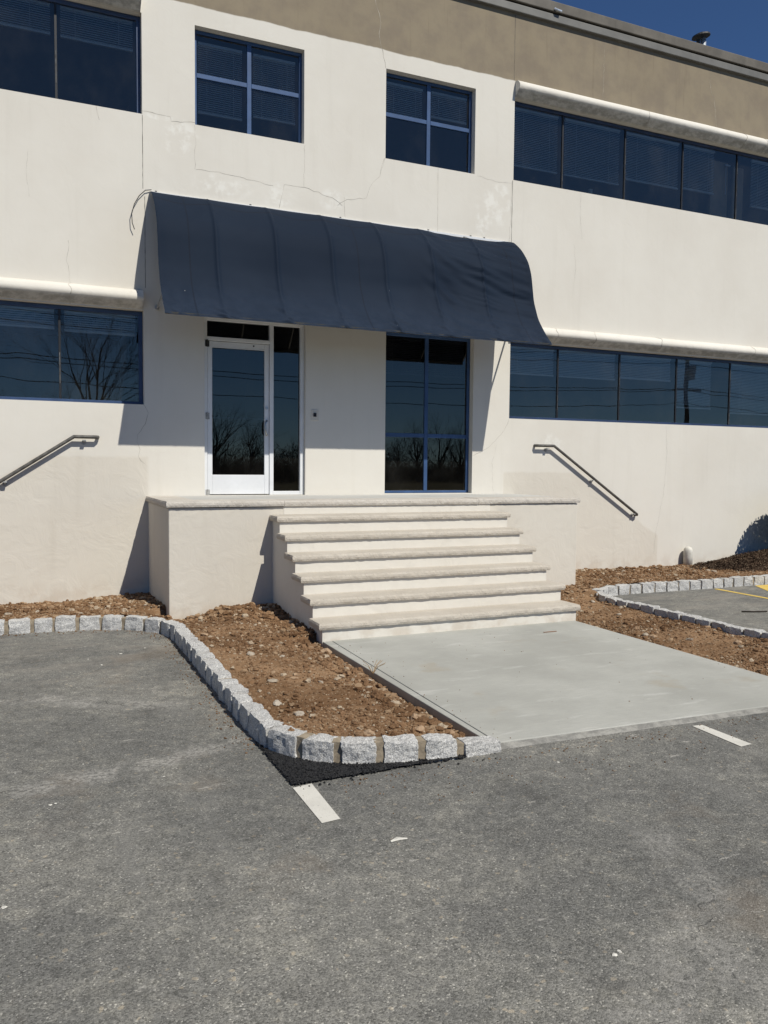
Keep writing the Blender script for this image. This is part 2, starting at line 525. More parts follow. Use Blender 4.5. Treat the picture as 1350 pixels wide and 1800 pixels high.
def mat_fabric():
    M = Mat('navy_canvas')
    P = M.pos()
    x, y, z = M.sep(P)[:3]
    c = M.mix(M.ramp(M.noise(P, 0.9, 4), 0.35, 0.65), (0.0062, 0.0130, 0.0265), (0.0085, 0.0162, 0.0310))
    fade = M.math('MULTIPLY', M.ramp(z, 3.7, 4.4, 1, 0), M.ramp(M.noise(P, 3.0, 5, 0.7, stretch=(1, 1, 0.5)), 0.3, 0.7, 0.3, 1))
    c = M.mix(M.math('MULTIPLY', fade, 0.5), c, (0.026, 0.038, 0.063))
    # stitched seams
    s = None
    for sx in (1.98, 4.34, 6.89):
        g = M.ramp(M.math('ABSOLUTE', M.math('SUBTRACT', x, sx)), 0.006, 0.012, 1, 0)
        s = g if s is None else M.math('MAXIMUM', s, g)
    hs = M.ramp(M.math('ABSOLUTE', M.math('SUBTRACT', z, M.math('ADD', 5.30, M.math('MULTIPLY', M.math('COSINE', M.math('MULTIPLY', M.math('SUBTRACT', x, 1.55), 7.854)), 0.022)))), 0.006, 0.014, 1, 0)
    c = M.mix(M.math('MULTIPLY', M.math('MAXIMUM', s, hs), 0.5), c, (0.005, 0.007, 0.013))
    # a few bird droppings / pin holes
    vo = M.n('TexVoronoi', feature='F1'); M.set(vo.inputs['Vector'], P); vo.inputs['Scale'].default_value = 2.1
    spot = M.math('MULTIPLY', M.ramp(vo.outputs['Distance'], 0.008, 0.016, 1, 0), M.ramp(M.sep(vo.outputs['Color'])[0], 0.70, 0.71))
    c = M.mix(M.math('MULTIPLY', spot, 0.6), c, (0.6, 0.6, 0.58))
    wv = M.noise(P, 700, 2)
    M.bsdf(c, 0.75, normal=M.bump(wv, 0.2, 0.002), spec=0.12)
    return M.m


stucco = mat_stucco('painted_stucco')
fresh_stucco = mat_stucco('fresh_stucco', False)
cream_stucco = mat_stucco('cream_stucco', False)
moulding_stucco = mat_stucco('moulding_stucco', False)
asphalt = mat_asphalt()
fresh_asphalt = mat_fresh_asphalt()
concrete = mat_concrete()
granite = mat_granite()
mortar = mat_plain('mortar', (0.27, 0.225, 0.165), 0.95, nscale=18, var=0.25, bumps=0.8, bscale=90, spec=0.1)
tread_stone = mat_limestone('tread_limestone', (0.50, 0.452, 0.38), (0.575, 0.525, 0.45))
coping_stone = mat_limestone('coping_stone', (0.52, 0.48, 0.42), (0.60, 0.56, 0.50))
floor_stone = mat_limestone('porch_floor', (0.46, 0.455, 0.43), (0.52, 0.515, 0.49), 0.3)
soil_m = mat_soil('brown_soil', (0.190, 0.109, 0.057), (0.325, 0.205, 0.117))
clod_m = mat_soil('soil_crumbs', (0.185, 0.106, 0.056), (0.312, 0.192, 0.108), True)
mulch_m = mat_soil('dark_mulch', (0.035, 0.022, 0.015), (0.07, 0.045, 0.03), False)
rock_m = mat_limestone('field_stone', (0.33, 0.22, 0.135), (0.42, 0.30, 0.195))
white_rock_m = mat_limestone('pale_field_stone', (0.37, 0.31, 0.235), (0.46, 0.405, 0.335))
white_paint = mat_paint('white_line_paint', (0.62, 0.60, 0.54), 0.52)
yellow_paint = mat_paint('yellow_line_paint', (0.62, 0.44, 0.11), 0.56)
blue_frame = mat_plain('blue_frame_paint', (0.040, 0.085, 0.190), 0.5, nscale=4, var=0.15, spec=0.3)
mid_blue = mat_plain('mid_blue_frame', (0.028, 0.055, 0.125), 0.4, nscale=4, var=0.2, spec=0.5)
dark_blue = mat_plain('dark_blue_frame', (0.016, 0.034, 0.085), 0.4, nscale=4, var=0.2, spec=0.5)
black_seal = mat_plain('black_gasket', (0.012, 0.013, 0.016), 0.5, nscale=20)
caulk = mat_plain('worn_caulk', (0.10, 0.10, 0.10), 0.7, nscale=12, var=0.6)
alu = mat_plain('silver_aluminium', (0.68, 0.69, 0.70), 0.42, metallic=0.0, nscale=3, var=0.05, spec=0.6)
alu_dull = mat_plain('brushed_aluminium', (0.50, 0.50, 0.49), 0.35, metallic=0.8, nscale=20, var=0.08)
rail_m = mat_plain('grey_rail_paint', (0.085, 0.080, 0.072), 0.5, nscale=14, var=0.35, bumps=0.3, spec=0.4)
bracket_m = mat_plain('bracket_metal', (0.33, 0.33, 0.32), 0.5, nscale=30, var=0.3, spec=0.4)
cope_m = mat_plain('coping_metal_dark', (0.120, 0.108, 0.090), 0.6, nscale=3.0, var=0.2, spec=0.3)
cope_l = mat_plain('coping_metal_light', (0.150, 0.146, 0.134), 0.5, nscale=3.0, var=0.12, spec=0.4)
galv = mat_plain('galvanised_steel', (0.62, 0.66, 0.70), 0.35, metallic=0.6, nscale=30, var=0.2)
vent_dark = mat_plain('dark_cap_metal', (0.03, 0.03, 0.028), 0.6, nscale=30, var=0.3)
crack_m = mat_plain('hairline_crack', (0.37, 0.34, 0.29), 0.95, nscale=5, var=0.5, spec=0.1)
joint_m = mat_plain('joint_sealant', (0.11, 0.10, 0.09), 0.9, nscale=5, var=0.4, spec=0.1)
canvas = mat_fabric()
glass_hi = mat_glass('tinted_glass', (0.64, 0.68, 0.70), 0.045)
glass_door = mat_glass('door_glass', (0.16, 0.17, 0.20), 0.022)
blind_m = mat_plain('blind_slats', (0.72, 0.72, 0.69), 0.6, nscale=3, var=0.05, spec=0.3)
tan_panel = mat_plain('tan_panel', (0.42, 0.30, 0.19), 0.7, nscale=4, var=0.1)
room_m = mat_plain('room_walls', (0.10, 0.10, 0.10), 0.9, nscale=1, var=0.2)
floor_m = mat_plain('room_floor', (0.03, 0.03, 0.035), 0.9, nscale=1, var=0.2)
bark = mat_plain('grey_bark', (0.035, 0.028, 0.024), 0.95, nscale=3, var=0.3, spec=0.1)
wood_pole = mat_plain('weathered_pole', (0.07, 0.055, 0.045), 0.95, nscale=3, var=0.3, spec=0.1)
wire_m = mat_plain('black_wire', (0.015, 0.015, 0.015), 0.7, nscale=3)
leaf_m = mat_plain('dark_leaf', (0.035, 0.065, 0.025), 0.55, nscale=9, var=0.4)
grass_m = mat_plain('dormant_grass', (0.07, 0.062, 0.032), 0.95, nscale=0.7, var=0.4, bumps=0.8, bscale=30, spec=0.1)
terrain_m = mat_plain('earth', (0.13, 0.10, 0.07), 0.95, nscale=0.3, var=0.3, spec=0.1)
chip_m = mat_plain('paint_flake', (0.6, 0.58, 0.52), 0.8, nscale=40, var=0.3)

# ------------------------------------------------------------------ ground
LK = [(-7.0, -1.80), (-3.0, -1.84), (-0.27, -1.90), (0.29, -1.93), (0.70, -1.99), (0.96, -2.09), (1.17, -2.24), (1.31, -2.44), (1.385, -2.70), (1.395, -3.2),
      (1.39, -4.2), (1.375, -5.4), (1.375, -6.1), (1.40, -6.40)]
LF = [(1.40, -6.43), (1.54, -6.70), (1.75, -6.85), (2.04, -6.95), (2.41, -7.0), (2.70, -7.01)]
RKf = [(14.5, -2.02), (12.0, -2.07), (9.5, -2.10), (8.0, -2.08), (7.70, -2.12), (7.45, -2.24), (7.27, -2.45), (7.17, -2.72), (7.13, -3.05), (7.13, -4.5), (7.14, -6.0),
       (7.08, -6.35), (6.92, -6.65), (6.66, -6.86), (6.35, -6.95), (6.0, -7.0)]
SX0, SX1, SYB, SYF0, SYF1 = 2.79, 5.97, -3.50, -6.89, -7.0


def inset(pts, d):
    """offset a polyline to its left by d"""
    out = []
    for i, p in enumerate(pts):
        a = Vector(pts[max(0, i - 1)]); b = Vector(pts[min(len(pts) - 1, i + 1)])
        t = (b - a).normalized()
        out.append((p[0] - t.y * d, p[1] + t.x * d))
    return out


def flat_poly(name, pts, z, mat, kind='structure', thick=None):
    vs = [Vector((x, y, z)) for x, y in pts]
    tris = geometry.tessellate_polygon([vs])
    mb = MB()
    fs = []
    for t in tris:
        a, b, c = (vs[i] for i in t)
        if (b - a).cross(c - a).z < 0: t = t[::-1]
        fs.append(tuple(t))
    mb.add(vs, fs)
    o = mb.build(name, mat)
    if kind: o['kind'] = kind
    return o


lk_in = inset(LK, 0.05)
lf_in = inset(LF, 0.05)
rk_in = [(x - 0, y) for x, y in inset(RKf[::-1], 0.05)][::-1]
rk_in = inset(RKf, -0.05)
asph = [(-400, -1.75)] + lk_in + lf_in + [(2.85, -6.85), (5.9, -6.96)] + rk_in[::-1] + [(400, -2.0), (400, -26), (-400, -26)]
flat_poly('parking_lot', asph, 0.0, asphalt)
tr = MB()
tr.quad((-900, -900, -0.35), (900, -900, -0.35), (900, 900, -0.35), (-900, 900, -0.35))
tag(tr.build('ground', terrain_m), kind='structure')
gf = MB()
gf.quad((-400, -900, -0.01), (400, -900, -0.01), (400, -26, -0.01), (-400, -26, -0.01))
tag(gf.build('grass_field', grass_m), kind='structure')

# slab walk: main field, tooled border, sloping front lip
wk = MB()


def prism(mb, pts, z0, z1):
    n = len(pts)
    vs = [(x, y, z0) for x, y in pts] + [(x, y, z1) for x, y in pts]
    mb.add(vs, [tuple(range(n - 1, -1, -1)), tuple(range(n, 2 * n))] + [(i, (i + 1) % n, n + (i + 1) % n, n + i) for i in range(n)])


prism(wk, [(SX0, SYF0), (SX0 + .045, SYF0), (SX0 + .10, SYB), (SX0, SYB)], -0.15, 0.022)
prism(wk, [(SX0 + .050, SYF0), (SX1, SYF1), (SX1, SYB), (SX0 + .105, SYB)], -0.15, 0.024)
slab = wk.build('walkway', concrete)
tag(slab, kind='structure')
bevel(slab, 0.006, 2)
lip = MB()
random.seed(3)
N = 90
prev = None
vs = []
for i in range(N + 1):
    t = i / N
    x = SX0 - 0.02 + (SX1 - SX0 + 0.03) * t
    yy = SYF0 + (SYF1 - SYF0) * t
    w = 0.075 + 0.022 * noise.noise(Vector((x * 2.3, 1, 0))) + 0.010 * noise.noise(Vector((x * 14, 4, 0)))
    dz = 0.006 * noise.noise(Vector((x * 9, 7, 0)))
    vs += [(x, yy + 0.004, 0.016), (x, yy - w * 0.45, 0.012 + dz), (x, yy - w, -0.004)]
lip.add(vs, [(i * 3 + k, i * 3 + k + 1, (i + 1) * 3 + k + 1, (i + 1) * 3 + k) for i in range(N) for k in range(2)])
lm = Mat('lip_concrete')
P_ = lm.pos()
lm.bsdf(lm.mix(lm.ramp(lm.noise(P_, 9, 5, 0.7), 0.35, 0.65), (0.20, 0.195, 0.18), (0.33, 0.32, 0.29)), 0.95, normal=lm.bump(lm.noise(P_, 60, 4), 0.8, 0.01), spec=0.1)
tag(lip.build('walkway_lip', lm.m, smooth=True), kind='structure')


# markings
def marking(name, pts, mat, z=0.004): return flat_poly(name, pts, z, mat)


marking('parking_line', [(1.372, -7.050), (1.492, -7.030), (1.478, -7.535), (1.372, -7.547)], white_paint)
marking('parking_line', [(4.345, -7.075), (4.43, -7.085), (4.432, -7.52), (4.325, -7.53)], white_paint)
marking('parking_line', [(9.64, -2.16), (9.72, -2.16), (9.74, -6.8), (9.65, -6.8)], yellow_paint)
marking('parking_line', [(10.55, -2.12), (10.95, -2.12), (10.35, -3.05), (10.02, -3.05)], yellow_paint)

# ------------------------------------------------------------------ fresh asphalt filled wedge, real grains
def in_poly(x, y, poly):
    c = False
    j = len(poly) - 1
    for i in range(len(poly)):
        xi, yi = poly[i]; xj, yj = poly[j]
        if (yi > y) != (yj > y) and x < (xj - xi) * (y - yi) / (yj - yi) + xi: c = not c
        j = i
    return c


wedge = [(1.375, -7.035), (1.365, -6.25), (1.40, -6.40), (1.46, -6.52), (1.60, -6.68), (1.80, -6.82), (2.10, -6.93), (2.55, -6.97), (2.52, -7.025), (2.2, -7.02), (1.75, -7.03)]
ap = MB()
st = 0.012
gx = int(1.3 / st); gy = int(0.85 / st)
idx = {}
vv = []
for j in range(gy + 1):
    for i in range(gx + 1):
        x = 1.34 + i * st; y = -7.06 + j * st
        if in_poly(x, y, wedge):
            idx[i, j] = len(vv)
            z = 0.006 + 0.010 * (noise.noise(Vector((x * 70, y * 70, 0))) * 0.5 + 0.5) + 0.01 * (noise.noise(Vector((x * 8, y * 8, 3))) * 0.5 + 0.5)
            vv.append((x + random.uniform(-.004, .004), y + random.uniform(-.004, .004), z))
ap.add(vv, [(idx[i, j], idx[i + 1, j], idx[i + 1, j + 1], idx[i, j + 1]) for (i, j) in idx if (i + 1, j) in idx and (i, j + 1) in idx and (i + 1, j + 1) in idx])
tag(ap.build('asphalt_patch', fresh_asphalt), kind='structure')
random.seed(11)


def lump(mb, c, r, sub=0, tone=None, flat=1.0, jit=0.35):
    if sub == 0: base = ICO0
    else: base = ICO1
    q = Matrix.Rotation(random.uniform(0, 6.28), 3, Vector((random.gauss(0, 1), random.gauss(0, 1), random.gauss(0, 1))).normalized())
    s = Vector((random.uniform(.7, 1.3), random.uniform(.7, 1.3), random.uniform(.6, 1.1) * flat)) * r
    vs = []
    for v in base[0]:
        w = q @ v
        k = 1 + random.uniform(-jit, jit)
        vs.append((c[0] + w.x * s.x * k, c[1] + w.y * s.y * k, c[2] + w.z * s.z * k))
    mb.add(vs, base[1], tone)


def ico(sub):
    bm = bmesh.new()
    bmesh.ops.create_icosphere(bm, subdivisions=sub, radius=1.0)
    r = ([v.co.copy() for v in bm.verts], [tuple(v.index for v in f.verts) for f in bm.faces])
    bm.free()
    return r


ICO0 = ico(1)
ICO1 = ico(2)
gr = MB()
k = 0
while k < 1500:
    x = random.uniform(1.33, 2.75); y = random.uniform(-7.1, -6.2)
    if in_poly(x, y, wedge) or (random.random() < 0.02 and y < -6.95):
        lump(gr, (x, y, random.uniform(0.008, 0.02) if in_poly(x, y, wedge) else 0.004), random.uniform(.004, .0085))
        k += 1
tag(gr.build('asphalt_grit', fresh_asphalt), 'loose black grains of fresh asphalt in the wedge before the kerb', 'asphalt grit', kind='stuff')

# ------------------------------------------------------------------ kerbs
def cum(pts):
    L = [0]
    for a, b in zip(pts[:-1], pts[1:]): L.append(L[-1] + math.dist(a, b))
    return L


def at_len(pts, L, s):
    s = max(0, min(L[-1] - 1e-6, s))
    for i in range(len(L) - 1):
        if s <= L[i + 1]:
            t = (s - L[i]) / (L[i + 1] - L[i])
            a, b = pts[i], pts[i + 1]
            return (a[0] + (b[0] - a[0]) * t, a[1] + (b[1] - a[1]) * t)


def smooth_line(pts, n=2):
    for _ in range(n):
        q = [pts[0]]
        for a, b in zip(pts[:-1], pts[1:]):
            q += [(a[0] * .75 + b[0] * .25, a[1] * .75 + b[1] * .25), (a[0] * .25 + b[0] * .75, a[1] * .25 + b[1] * .75)]
        pts = q + [pts[-1]]
    return pts


def stone_mesh(a, b, side, depth, h0, h1, zb, seed, res):
    """rough hewn block: outer edge runs a->b on the ground, body lies to 'side' of it"""
    rnd = random.Random(seed)
    A = Vector((*a, 0)); B = Vector((*b, 0))
    t = (B - A); L = t.length; t.normalize()
    n = Vector((-t.y, t.x, 0)) * side
    bm = bmesh.new()
    nx, ny, nz = res
    grid = {}

    def V(i, j, k):
        key = (i, j, k)
        if key in grid: return grid[key]
        u, v, w = i / nx, j / ny, k / nz
        # rounded corners
        cu, cv, cw = u * 2 - 1, v * 2 - 1, w * 2 - 1
        edge = 0.0
        r = 0.10
        eu = max(0, abs(cu) - (1 - r * 1.6)); ev = max(0, abs(cv) - (1 - r * 2.4)); ew = max(0, cw - (1 - r * 2.0))
        e = [eu, ev, ew]
        pull = sum(1 for q in e if q > 0)
        p = A + t * (L * u) + n * (depth * v) + Vector((0, 0, zb + ((h0 + (h1 - h0) * u) - zb) * w))
        c = A + t * (L * .5) + n * (depth * .5) + Vector((0, 0, (h0 + h1) / 4))
        if pull >= 2: p = p + (c - p) * 0.038 * (pull - 1)
        q = p * 9 + Vector((seed * 3.1, seed * 1.7, 0))
        d = Vector((noise.noise(q), noise.noise(q + Vector((31, 0, 0))), noise.noise(q + Vector((0, 47, 0))))) * 0.014
        q2 = p * 34 + Vector((seed, 0, 5))
        d += Vector((noise.noise(q2), noise.noise(q2 + Vector((31, 0, 0))), noise.noise(q2 + Vector((0, 47, 0))))) * 0.009
        grid[key] = bm.verts.new(p + d)
        return grid[key]

    def face(vs):
        try: bm.faces.new(vs)
        except ValueError: pass
    for i in range(nx):
        for k in range(nz):
            face([V(i, 0, k), V(i + 1, 0, k), V(i + 1, 0, k + 1), V(i, 0, k + 1)])
            face([V(i, ny, k + 1), V(i + 1, ny, k + 1), V(i + 1, ny, k), V(i, ny, k)])
        for j in range(ny):
            face([V(i, j, nz), V(i + 1, j, nz), V(i + 1, j + 1, nz), V(i, j + 1, nz)])
    for j in range(ny):
        for k in range(nz):
            face([V(0, j, k + 1), V(0, j + 1, k + 1), V(0, j + 1, k), V(0, j, k)])
            face([V(nx, j, k), V(nx, j + 1, k), V(nx, j + 1, k + 1), V(nx, j, k + 1)])
    bmesh.ops.recalc_face_normals(bm, faces=bm.faces[:])
    me = bpy.data.meshes.new('stone')
    bm.to_mesh(me); bm.free()
    return me


def kerb(root, line, side, pitch, joint, depth, height, seed0, mort, res=(5, 3, 4), start=0.0, taper_end=False):
    rnd = random.Random(seed0)
    L = cum(line)
    s = start
    i = 0
    while s < L[-1] - pitch * 0.4:
        w = pitch * rnd.uniform(0.92, 1.08)
        e = min(s + w, L[-1])
        a = at_len(line, L, s + joint / 2); b = at_len(line, L, e - joint / 2)
        h = height * rnd.uniform(0.95, 1.05)
        h2 = h + rnd.uniform(-.006, .006)
        off = rnd.uniform(-.006, .006)
        me = stone_mesh((a[0] + off, a[1] + off), (b[0] + off, b[1] + off), side, depth * rnd.uniform(.92, 1.08), h, h2, -0.06, seed0 * 50 + i, res)
        link('stone', me, granite, root)
        # mortar joint filling between this stone and the next
        a2 = at_len(line, L, e - joint / 2 - 0.012); b2 = at_len(line, L, min(e + joint / 2 + 0.012, L[-1]))
        A = Vector(a2); B = Vector(b2)
        if (B - A).length > 0.01:
            t = (B - A).normalized(); nn = Vector((-t.y, t.x)) * side
            hh = height * 0.86
            r0 = 0.020
            pts = [A + nn * r0, B + nn * r0, B + nn * (depth - .02), A + nn * (depth - .02)]
            prism(mort, [(p.x, p.y) for p in pts], -0.05, hh)
        s = e
        i += 1


kl = empty('stone_kerb', (1.39, -4.2, 0))
tag(kl, 'granite block kerb curving round the left parking bay and the soil bed left of the steps', 'kerb')
mo = MB()
sm = smooth_line(LK)
kerb(kl, sm, 1, 0.236, 0.030, 0.13, 0.148, 1, mo, res=(6, 4, 5))
# front row: six wide blocks with broad joints
fr = smooth_line(LF)
FL = cum(fr)
fe = [0.0, 0.262, 0.525, 0.792, 1.062, 1.325, FL[-1] + 0.0]
for i in range(6):
    a = at_len(fr, FL, fe[i] + (0.022 if i else 0.004)); b = at_len(fr, FL, fe[i + 1] - (0.022 if i < 5 else 0.0))
    h0, h1 = [(0.155, 0.155), (0.152, 0.148), (0.150, 0.148), (0.148, 0.138), (0.138, 0.118), (0.100, 0.070)][i]
    if i == 5: b = (2.80, -7.0)
    link('stone', stone_mesh(a, b, 1, 0.13, h0, h1, -0.05, 900 + i, (9, 5, 7)), granite, kl)
    if i:
        A = Vector(at_len(fr, FL, fe[i] - 0.035)); B = Vector(at_len(fr, FL, fe[i] + 0.035))
        t = (B - A).normalized(); nn = Vector((-t.y, t.x))
        hh = [0, .150, .146, .142, .130, .088][i]
        pts = [A + nn * .018, B + nn * .018, B + nn * .12, A + nn * .12]
        prism(mo, [(p.x, p.y) for p in pts], -0.05, hh)
a = mo.build('mortar', mortar, kl)
a['kind'] = 'stuff'
kr = empty('stone_kerb', (7.1, -4.2, 0))
tag(kr, 'granite block kerb round the right parking bay with yellow lines', 'kerb')
mo = MB()
kerb(kr, smooth_line(RKf), -1, 0.228, 0.022, 0.13, 0.140, 2, mo, res=(5, 3, 4))
a = mo.build('mortar', mortar, kr)
a['kind'] = 'stuff'

# ------------------------------------------------------------------ soil beds
sl_in = inset(sm, 0.07)
fr_in = inset(fr, 0.07)
bedL = sl_in + fr_in + [(2.80, -6.85), (2.80, -3.55), (2.83, -3.5), (2.83, -1.7), (1.56, -1.7), (1.56, 0.02), (-7, 0.02)]
rs = inset(smooth_line(RKf), -0.07)
bedR = rs + [(5.96, -6.9), (5.96, -3.4), (5.94, -1.7), (7.36, -1.7), (7.36, 0.02), (14.5, 0.02)]


def dist_seg(x, y, pts):
    d = 1e9
    for a, b in zip(pts[:-1], pts[1:]):
        ax, ay = a; bx, by = b
        dx, dy = bx - ax, by - ay
        t = max(0, min(1, ((x - ax) * dx + (y - ay) * dy) / (dx * dx + dy * dy)))
        q = math.hypot(x - ax - dx * t, y - ay - dy * t)
        if q < d: d = q
    return d


def fbm(x, y, s, o=4):
    v = 0; a = 1; f = s
    for _ in range(o):
        v += a * noise.noise(Vector((x * f, y * f, f)))
        a *= 0.5; f *= 2.1
    return v


def soilL(x, y):
    z = 0.085
    if y > -3.5: z = 0.075
    if x > 0.9 and y < -2.3:
        tx = (x - 1.5) / 1.3
        z = 0.105 - 0.125 * max(0, tx) ** 2.4 if y < -3.4 else 0.105
        if y >= -3.4: z = 0.105 - 0.03 * max(0, tx)
        if -4.2 < y < -3.4: pass
        if y < -3.55: z -= 0.03 * max(0, min(1, (x - 2.70) / .06))
        z += 0.05 * math.exp(-((y + 1.9) / 0.55) ** 2)
        z += 0.03 * math.exp(-((y + 6.6) / 0.5) ** 2) * (1 - max(0, min(1, tx)))
    elif x > 0.9:
        z += 0.05 * math.exp(-((y + 1.85) / 0.3) ** 2) if x > 1.56 else 0.0
    if x < 1.56 and y > -1.8:
        z = 0.10 - 0.085 * (y + 1.8) / 1.8 + 0.055 * math.exp(-((x - 1.3) / 0.5) ** 2)
    if y < -1.5:
        z -= 0.125 * math.exp(-((x - 1.60) / 0.42) ** 2) * max(0.0, min(1.0, (y + 2.55) / .45))
    return z + 0.022 * fbm(x, y, 2.2) + 0.012 * fbm(x, y, 11, 3)


def soilR(x, y):
    if y < -2.0 and x < 7.1:
        z = 0.0 + 0.06 * (x - 5.95)
        z += 0.05 * math.exp(-((y + 1.9) / 0.5) ** 2)
    else:
        z = 0.11 - 0.05 * (y + 2) / 2
        z += 0.03 * math.exp(-((x - 8.2) / 1.2) ** 2)
    return z + 0.020 * fbm(x, y, 2.4) + 0.012 * fbm(x, y, 11, 3)


def mound(x, y):
    d = ((x - 12.9) / 2.1) ** 2 + ((y + 0.75) / 1.05) ** 2
    return 0.40 * math.exp(-d * 1.5) + 0.035 * fbm(x, y, 7, 4) - 0.03


def soil_mesh(name, poly, fn, x0, x1, y0, y1, st, mat):
    mb = MB(); idx = {}; vv = []
    nx = int((x1 - x0) / st); ny = int((y1 - y0) / st)
    for j in range(ny + 1):
        for i in range(nx + 1):
            x = x0 + i * st; y = y0 + j * st
            if in_poly(x, y, poly):
                idx[i, j] = len(vv)
                vv.append((x, y, fn(x, y)))
    mb.add(vv, [(idx[i, j], idx[i + 1, j], idx[i + 1, j + 1], idx[i, j + 1]) for (i, j) in idx if (i + 1, j) in idx and (i, j + 1) in idx and (i + 1, j + 1) in idx])
    o = mb.build(name, mat, smooth=True)
    o['kind'] = 'structure'
    return o


soil_mesh('soil', bedL, soilL, -0.9, 2.86, -7.1, 0.05, 0.027, soil_m)
soil_mesh('soil', bedL, soilL, -7.0, -0.85, -2.2, 0.05, 0.1, soil_m)
soil_mesh('soil', bedR, soilR, 5.9, 14.4, -7.1, 0.05, 0.036, soil_m)


def crumbs(poly, fn, box, n, rmin, rmax, sub, weight=None, mat=clod_m, name='soil_clods', toner=None, sink=0.3, power=2.0, mb=None):
    own = mb is None
    mb = mb or MB(); k = 0
    while k < n:
        x = random.uniform(box[0], box[1]); y = random.uniform(box[2], box[3])
        if not in_poly(x, y, poly): continue
        if weight and random.random() > weight(x, y): continue
        u = random.random() ** power
        r = rmin + (rmax - rmin) * u
        lump(mb, (x, y, fn(x, y) + r * sink), r, sub, toner() if toner else random.random() * 0.8, 0.8)
        k += 1
    if own: return mb.build(name, mat)
    return mb


def clump(x, y):
    return 0.15 + 0.85 * max(0, min(1, 0.5 + 1.6 * fbm(x + 9, y, 1.3, 3)))


def edges(x, y):
    w = clump(x, y)
    if y > -2.8: w = 1
    if x > 2.35 and x < 2.9: w = 1
    if x > 2.755 and y < -3.6: w = .08
    return w


tone = lambda: random.random() ** 0.8 if random.random() < 0.975 else random.uniform(0.9, 1.0)
mb = MB()
crumbs(bedL, soilL, (1.4, 2.82, -7, -1.7), 12000, .004, .011, 0, edges, mb=mb, toner=tone)
crumbs(bedL, soilL, (1.4, 2.82, -7, -1.7), 1100, .011, .028, 0, edges, mb=mb, toner=tone, power=2.5)
crumbs(bedL, soilL, (-1, 1.6, -2, 0), 4200, .006, .019, 0, None, mb=mb, toner=tone)
crumbs(bedL, soilL, (-1, 1.6, -2, 0), 420, .018, .038, 1, None, mb=mb, toner=tone)
crumbs(bedL, soilL, (1.5, 2.82, -2.5, -1.72), 260, .018, .045, 1, None, mb=mb, toner=tone)
crumbs(bedL, soilL, (2.3, 2.82, -6.6, -2.0), 300, .018, .042, 1, lambda x, y: 0 if (x > 2.68 and y < -3.6) else (1 if x > 2.45 else .3), mb=mb, toner=tone)
crumbs(bedL, soilL, (1.5, 2.8, -6.9, -3), 110, .016, .030, 1, edges, mb=mb, toner=tone)
tag(mb.build('soil_clods', clod_m), 'loose clods and crumbs of brown soil in the left bed', 'soil clods', kind='stuff')
mb = MB()
crumbs(bedR, soilR, (5.95, 7.1, -7, -2), 8500, .005, .013, 0, clump, mb=mb, toner=tone)
crumbs(bedR, soilR, (5.95, 7.1, -7, -2), 420, .013, .030, 0, clump, mb=mb, toner=tone)
crumbs(bedR, soilR, (5.95, 12, -2.2, 0), 9000, .007, .018, 0, None, mb=mb, toner=tone)
crumbs(bedR, soilR, (5.95, 10.5, -2.2, 0), 420, .020, .042, 1, None, mb=mb, toner=tone)
tag(mb.build('soil_clods', clod_m), 'loose clods and crumbs of brown soil in the right bed', 'soil clods', kind='stuff')

# mulch mound under the wall at the right
o = soil_mesh('mulch', bedR, lambda x, y: mound(x, y), 10.2, 14.4, -2.0, 0.05, 0.035, mulch_m)
mb = MB(); k = 0
while k < 5200:
    x = random.uniform(10.6, 14.3); y = random.uniform(-1.9, -.02)
    zz = mound(x, y)
    if in_poly(x, y, bedR) and zz > soilR(x, y) - 0.03:
        a = random.uniform(0, 6.28); l = random.uniform(.012, .04); w = random.uniform(.004, .01)
        ca, sa = math.cos(a) * l, math.sin(a) * l
        h = random.uniform(-.01, .02)
        px, py = -sa * w / l, ca * w / l
        mb.add([(x - ca + px, y - sa + py, zz - h + .01), (x - ca - px, y - sa - py, zz - h + .01), (x + ca - px, y + sa - py, zz + h + .01), (x + ca + px, y + sa + py, zz + h + .01), (x, y, zz + .01 + w)],
               [(0, 1, 4), (1, 2, 4), (2, 3, 4), (3, 0, 4)])
        k += 1
tag(mb.build('mulch_chips', mulch_m), 'dark shredded bark mulch mounded against the wall at the right', 'mulch', kind='stuff')

# single stones large enough to pick out
random.seed(5)


def rock(x, y, z, r, mat, label, group=None, flat=0.75):
    mb = MB()
    base = ICO1
    sx, sy, sz = random.uniform(.8, 1.3), random.uniform(.7, 1.1), random.uniform(.55, .85) * flat
    q = Matrix.Rotation(random.uniform(0, 6.28), 3, 'Z') @ Matrix.Rotation(random.uniform(-.4, .4), 3, 'X')
    vs = []
    sd = random.uniform(0, 100)
    for v in base[0]:
        d = 1 + 0.45 * noise.noise(v * 1.3 + Vector((sd, 0, 0))) + 0.12 * noise.noise(v * 4 + Vector((sd, 9, 0)))
        w = q @ Vector((v.x * sx, v.y * sy, v.z * sz)) * d * r
        vs.append(w)
    mb.add(vs, base[1])
    me = mb.mesh('rock')
    o = link('rock', me, mat)
    o.location = (x, y, z + r * 0.22)
    tag(o, label, 'stone', group)
    return o


